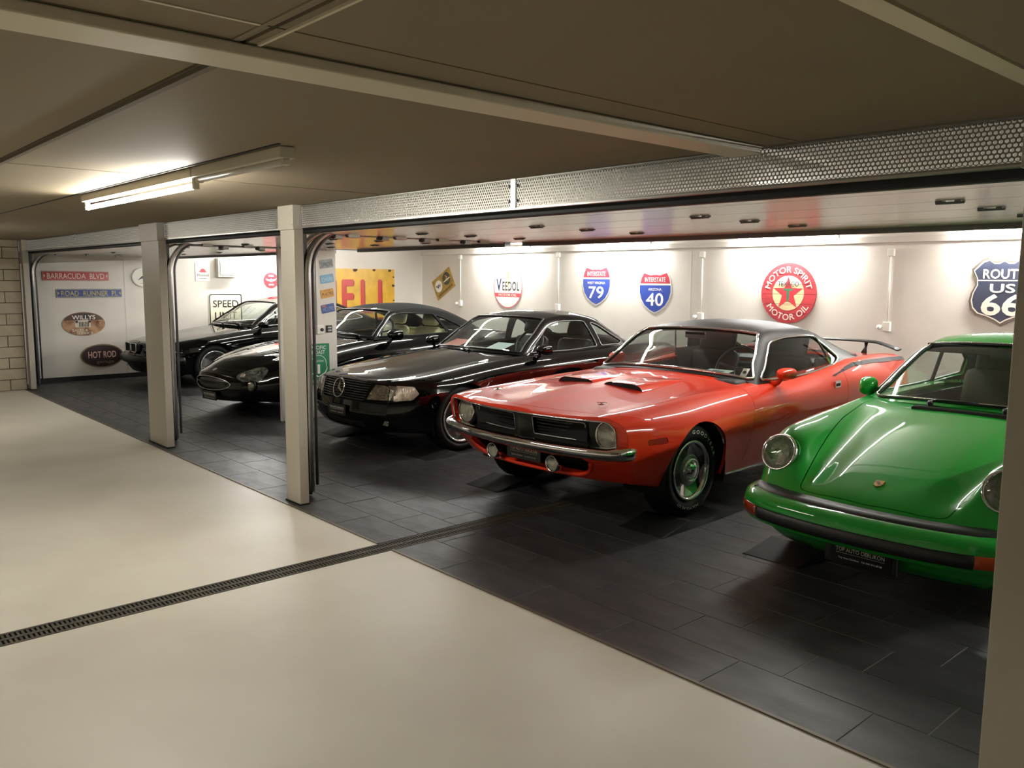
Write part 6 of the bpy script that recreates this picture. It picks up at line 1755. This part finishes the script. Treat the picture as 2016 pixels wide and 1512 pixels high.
# green coast sign on the pier
s = Sign('left', (XP, 4.845, .64), 'green road sign reading PACIFIC COAST HIGHWAY with a number one', 'road_sign', 'sign'); s.plate(rrect(-.145, -.245, .145, .24, .012), s_green)
s.text('PACIFIC', 0, .195, .046, s_white, .20, .008); s.text('COAST', 0, .140, .046, s_white, .17, .008)
sp = [(.105*math.cos(a), .0+.105*math.sin(a)) for a in np.linspace(0, PI, 15)]; sp = [(.115, -.06)]+sp+[(-.115, -.06), (-.09, -.11), (0, -.16), (.09, -.11)]
s.band(sp, scale_poly(sp, .93), s_white, 'spade_outline'); s.text('CALIFORNIA', 0, .035, .024, s_white, .13); s.text('1', 0, -.055, .115, s_white, .035, .02); s.text('HIGHWAY', 0, -.205, .040, s_white, .20, .008)

# ------------------------------------------------------------------ wall fittings
struct('trim_8', MB().box(XL, YB-.05, 2.125, XR, YB, 2.20, bev=.004), m_wall)
struct('trim_9', MB().box(-7.635, YB-.003, .08, -7.615, YB, 2.125), m_bayceil)
struct('trim_10', MB().box(XL, 4.405, .08, XL+.003, 4.425, 2.2), m_bayceil)
for i, (x, zb, lab) in enumerate(((-13.137, 1.17, 'white socket with conduit at the room corner beside the tilted yellow sign'), (-10.40, 1.17, 'white socket with conduit right of the white oval sign'), (-7.41, 1.12, 'white socket with conduit left of the round plank sign'), (-4.65, 1.10, 'white socket with conduit right of the round plank sign'))):
    r = empty('wall_socket', (x, YB, zb), 0, lab, 'socket', 'sockets with conduit along the back wall')
    MB().tube([(0, -.016, .06), (0, -.016, .90)], .011, 8).build('conduit', m_white, r, smooth=True)
    MB().box(-.045, -.05, -.055, .045, 0, .06, bev=.006).build('socket_box', m_white, r)
    MB().box(-.04, -.045, .86, .04, 0, .95, bev=.006).build('junction_box', m_white, r)
    if i != 1: MB().lathe([(.03, 0), (.03, .035), (.02, .05), (0, .05)], (-.075, -.03, -.005), (-.3, -1, 0), 16).build('plug', m_white, r, smooth=True)
r = empty('switch_box', (XP, 4.865, 1.045), 0, 'white switch box with black round button on the white pier', 'switch')
MB().box(0, -.045, -.05, .045, .045, .05, bev=.006).build('box', m_white, r); MB().lathe([(.02, 0), (.02, .012), (.012, .016), (0, .016)], (.045, .012, .0), (1, 0, 0), 16).build('button', m_blackgl, r)
MB().tube([(.012, -.03, .05), (.012, -.03, 1.0)], .010, 8).build('conduit', m_white, r, smooth=True)
r = empty('meter_box', (XP, 4.99, 1.05), 0, 'small dark meter box with two pale windows on the white pier', 'box')
MB().box(0, -.035, -.042, .03, .035, .042, bev=.005).build('case', m_blackgl, r)
for z in (-.017, .017): MB().box(.030, -.024, z-.010, .032, .024, z+.010).build('display', mat('display_grey', '#a5a49b', .4), r)
r = empty('fuse_cabinet', (XL, 6.105, 1.815), 0, 'white fuse cabinet on the left wall above the speed sign', 'cabinet')
MB().box(0, -.18, -.165, .12, .18, .165, bev=.008).build('case', m_white, r); MB().box(.12, -.15, -.13, .135, .15, .13, bev=.01).build('door', mat('cabinet_door', '#cfcdc8', .3), r)
MB().box(.135, -.09, .02, .14, .09, .075).build('window', mat('cabinet_window', '#9ea2a6', .15), r)

# ------------------------------------------------------------------ tyre cradles under the front wheels
m_ramp = mat('rubber_ramp', '#151515', .65, spec=.25, bump=.15, bscale=60)
def ramp(x, y, rz, label, dip=.034):
    b = MB(); prof = [(-.50, .004), (-.20, .052), (-.10, dip+.006), (0, dip), (.10, dip+.006), (.20, .052), (.50, .004)]
    w = .19; V = []
    for yy_, z in prof: V += [(-w, yy_, 0), (w, yy_, 0), (w-.015, yy_, z), (-w+.015, yy_, z)]
    F = []
    for i in range(len(prof)-1):
        for k in range(4): F.append((i*4+k, i*4+(k+1) % 4, (i+1)*4+(k+1) % 4, (i+1)*4+k))
    F += [(0, 1, 2, 3), tuple(len(V)-4+k for k in (3, 2, 1, 0))]
    o = mesh_obj('wheel_ramp', V, F, m_ramp); recalc(o); o.location = (x, y, .002); o.rotation_euler = (0, 0, rz)
    tag(o, label, 'ramp', 'low rubber ramps under the front wheels'); return o
def under(pose, u, v, label, dip=.026):
    x, y, a = pose; c, s_ = math.cos(a), math.sin(a)
    return ramp(x+c*v-s_*u, y+s_*v+c*u, a, label, dip)
cu = (-4.211, 3.69, .034); po = (-1.868, 3.928, -.003); me_ = (-7.029, 4.027, .026)
under(cu, .98, .79, 'black rubber ramp under the wheel of the orange car nearest the green car'); under(cu, .98, -.79, 'black rubber ramp under the orange car beside the floor drain')
under(po, .91, -.70, 'black rubber ramp under the green car, on the side of the orange car'); under(po, .91, .70, 'black rubber ramp under the green car, beside the near column')
under(me_, .853, .75, 'black rubber ramp under the star-grille car, nearest the orange car', .008); under(me_, .853, -.75, 'black rubber ramp under the star-grille car, beside the column', .008)
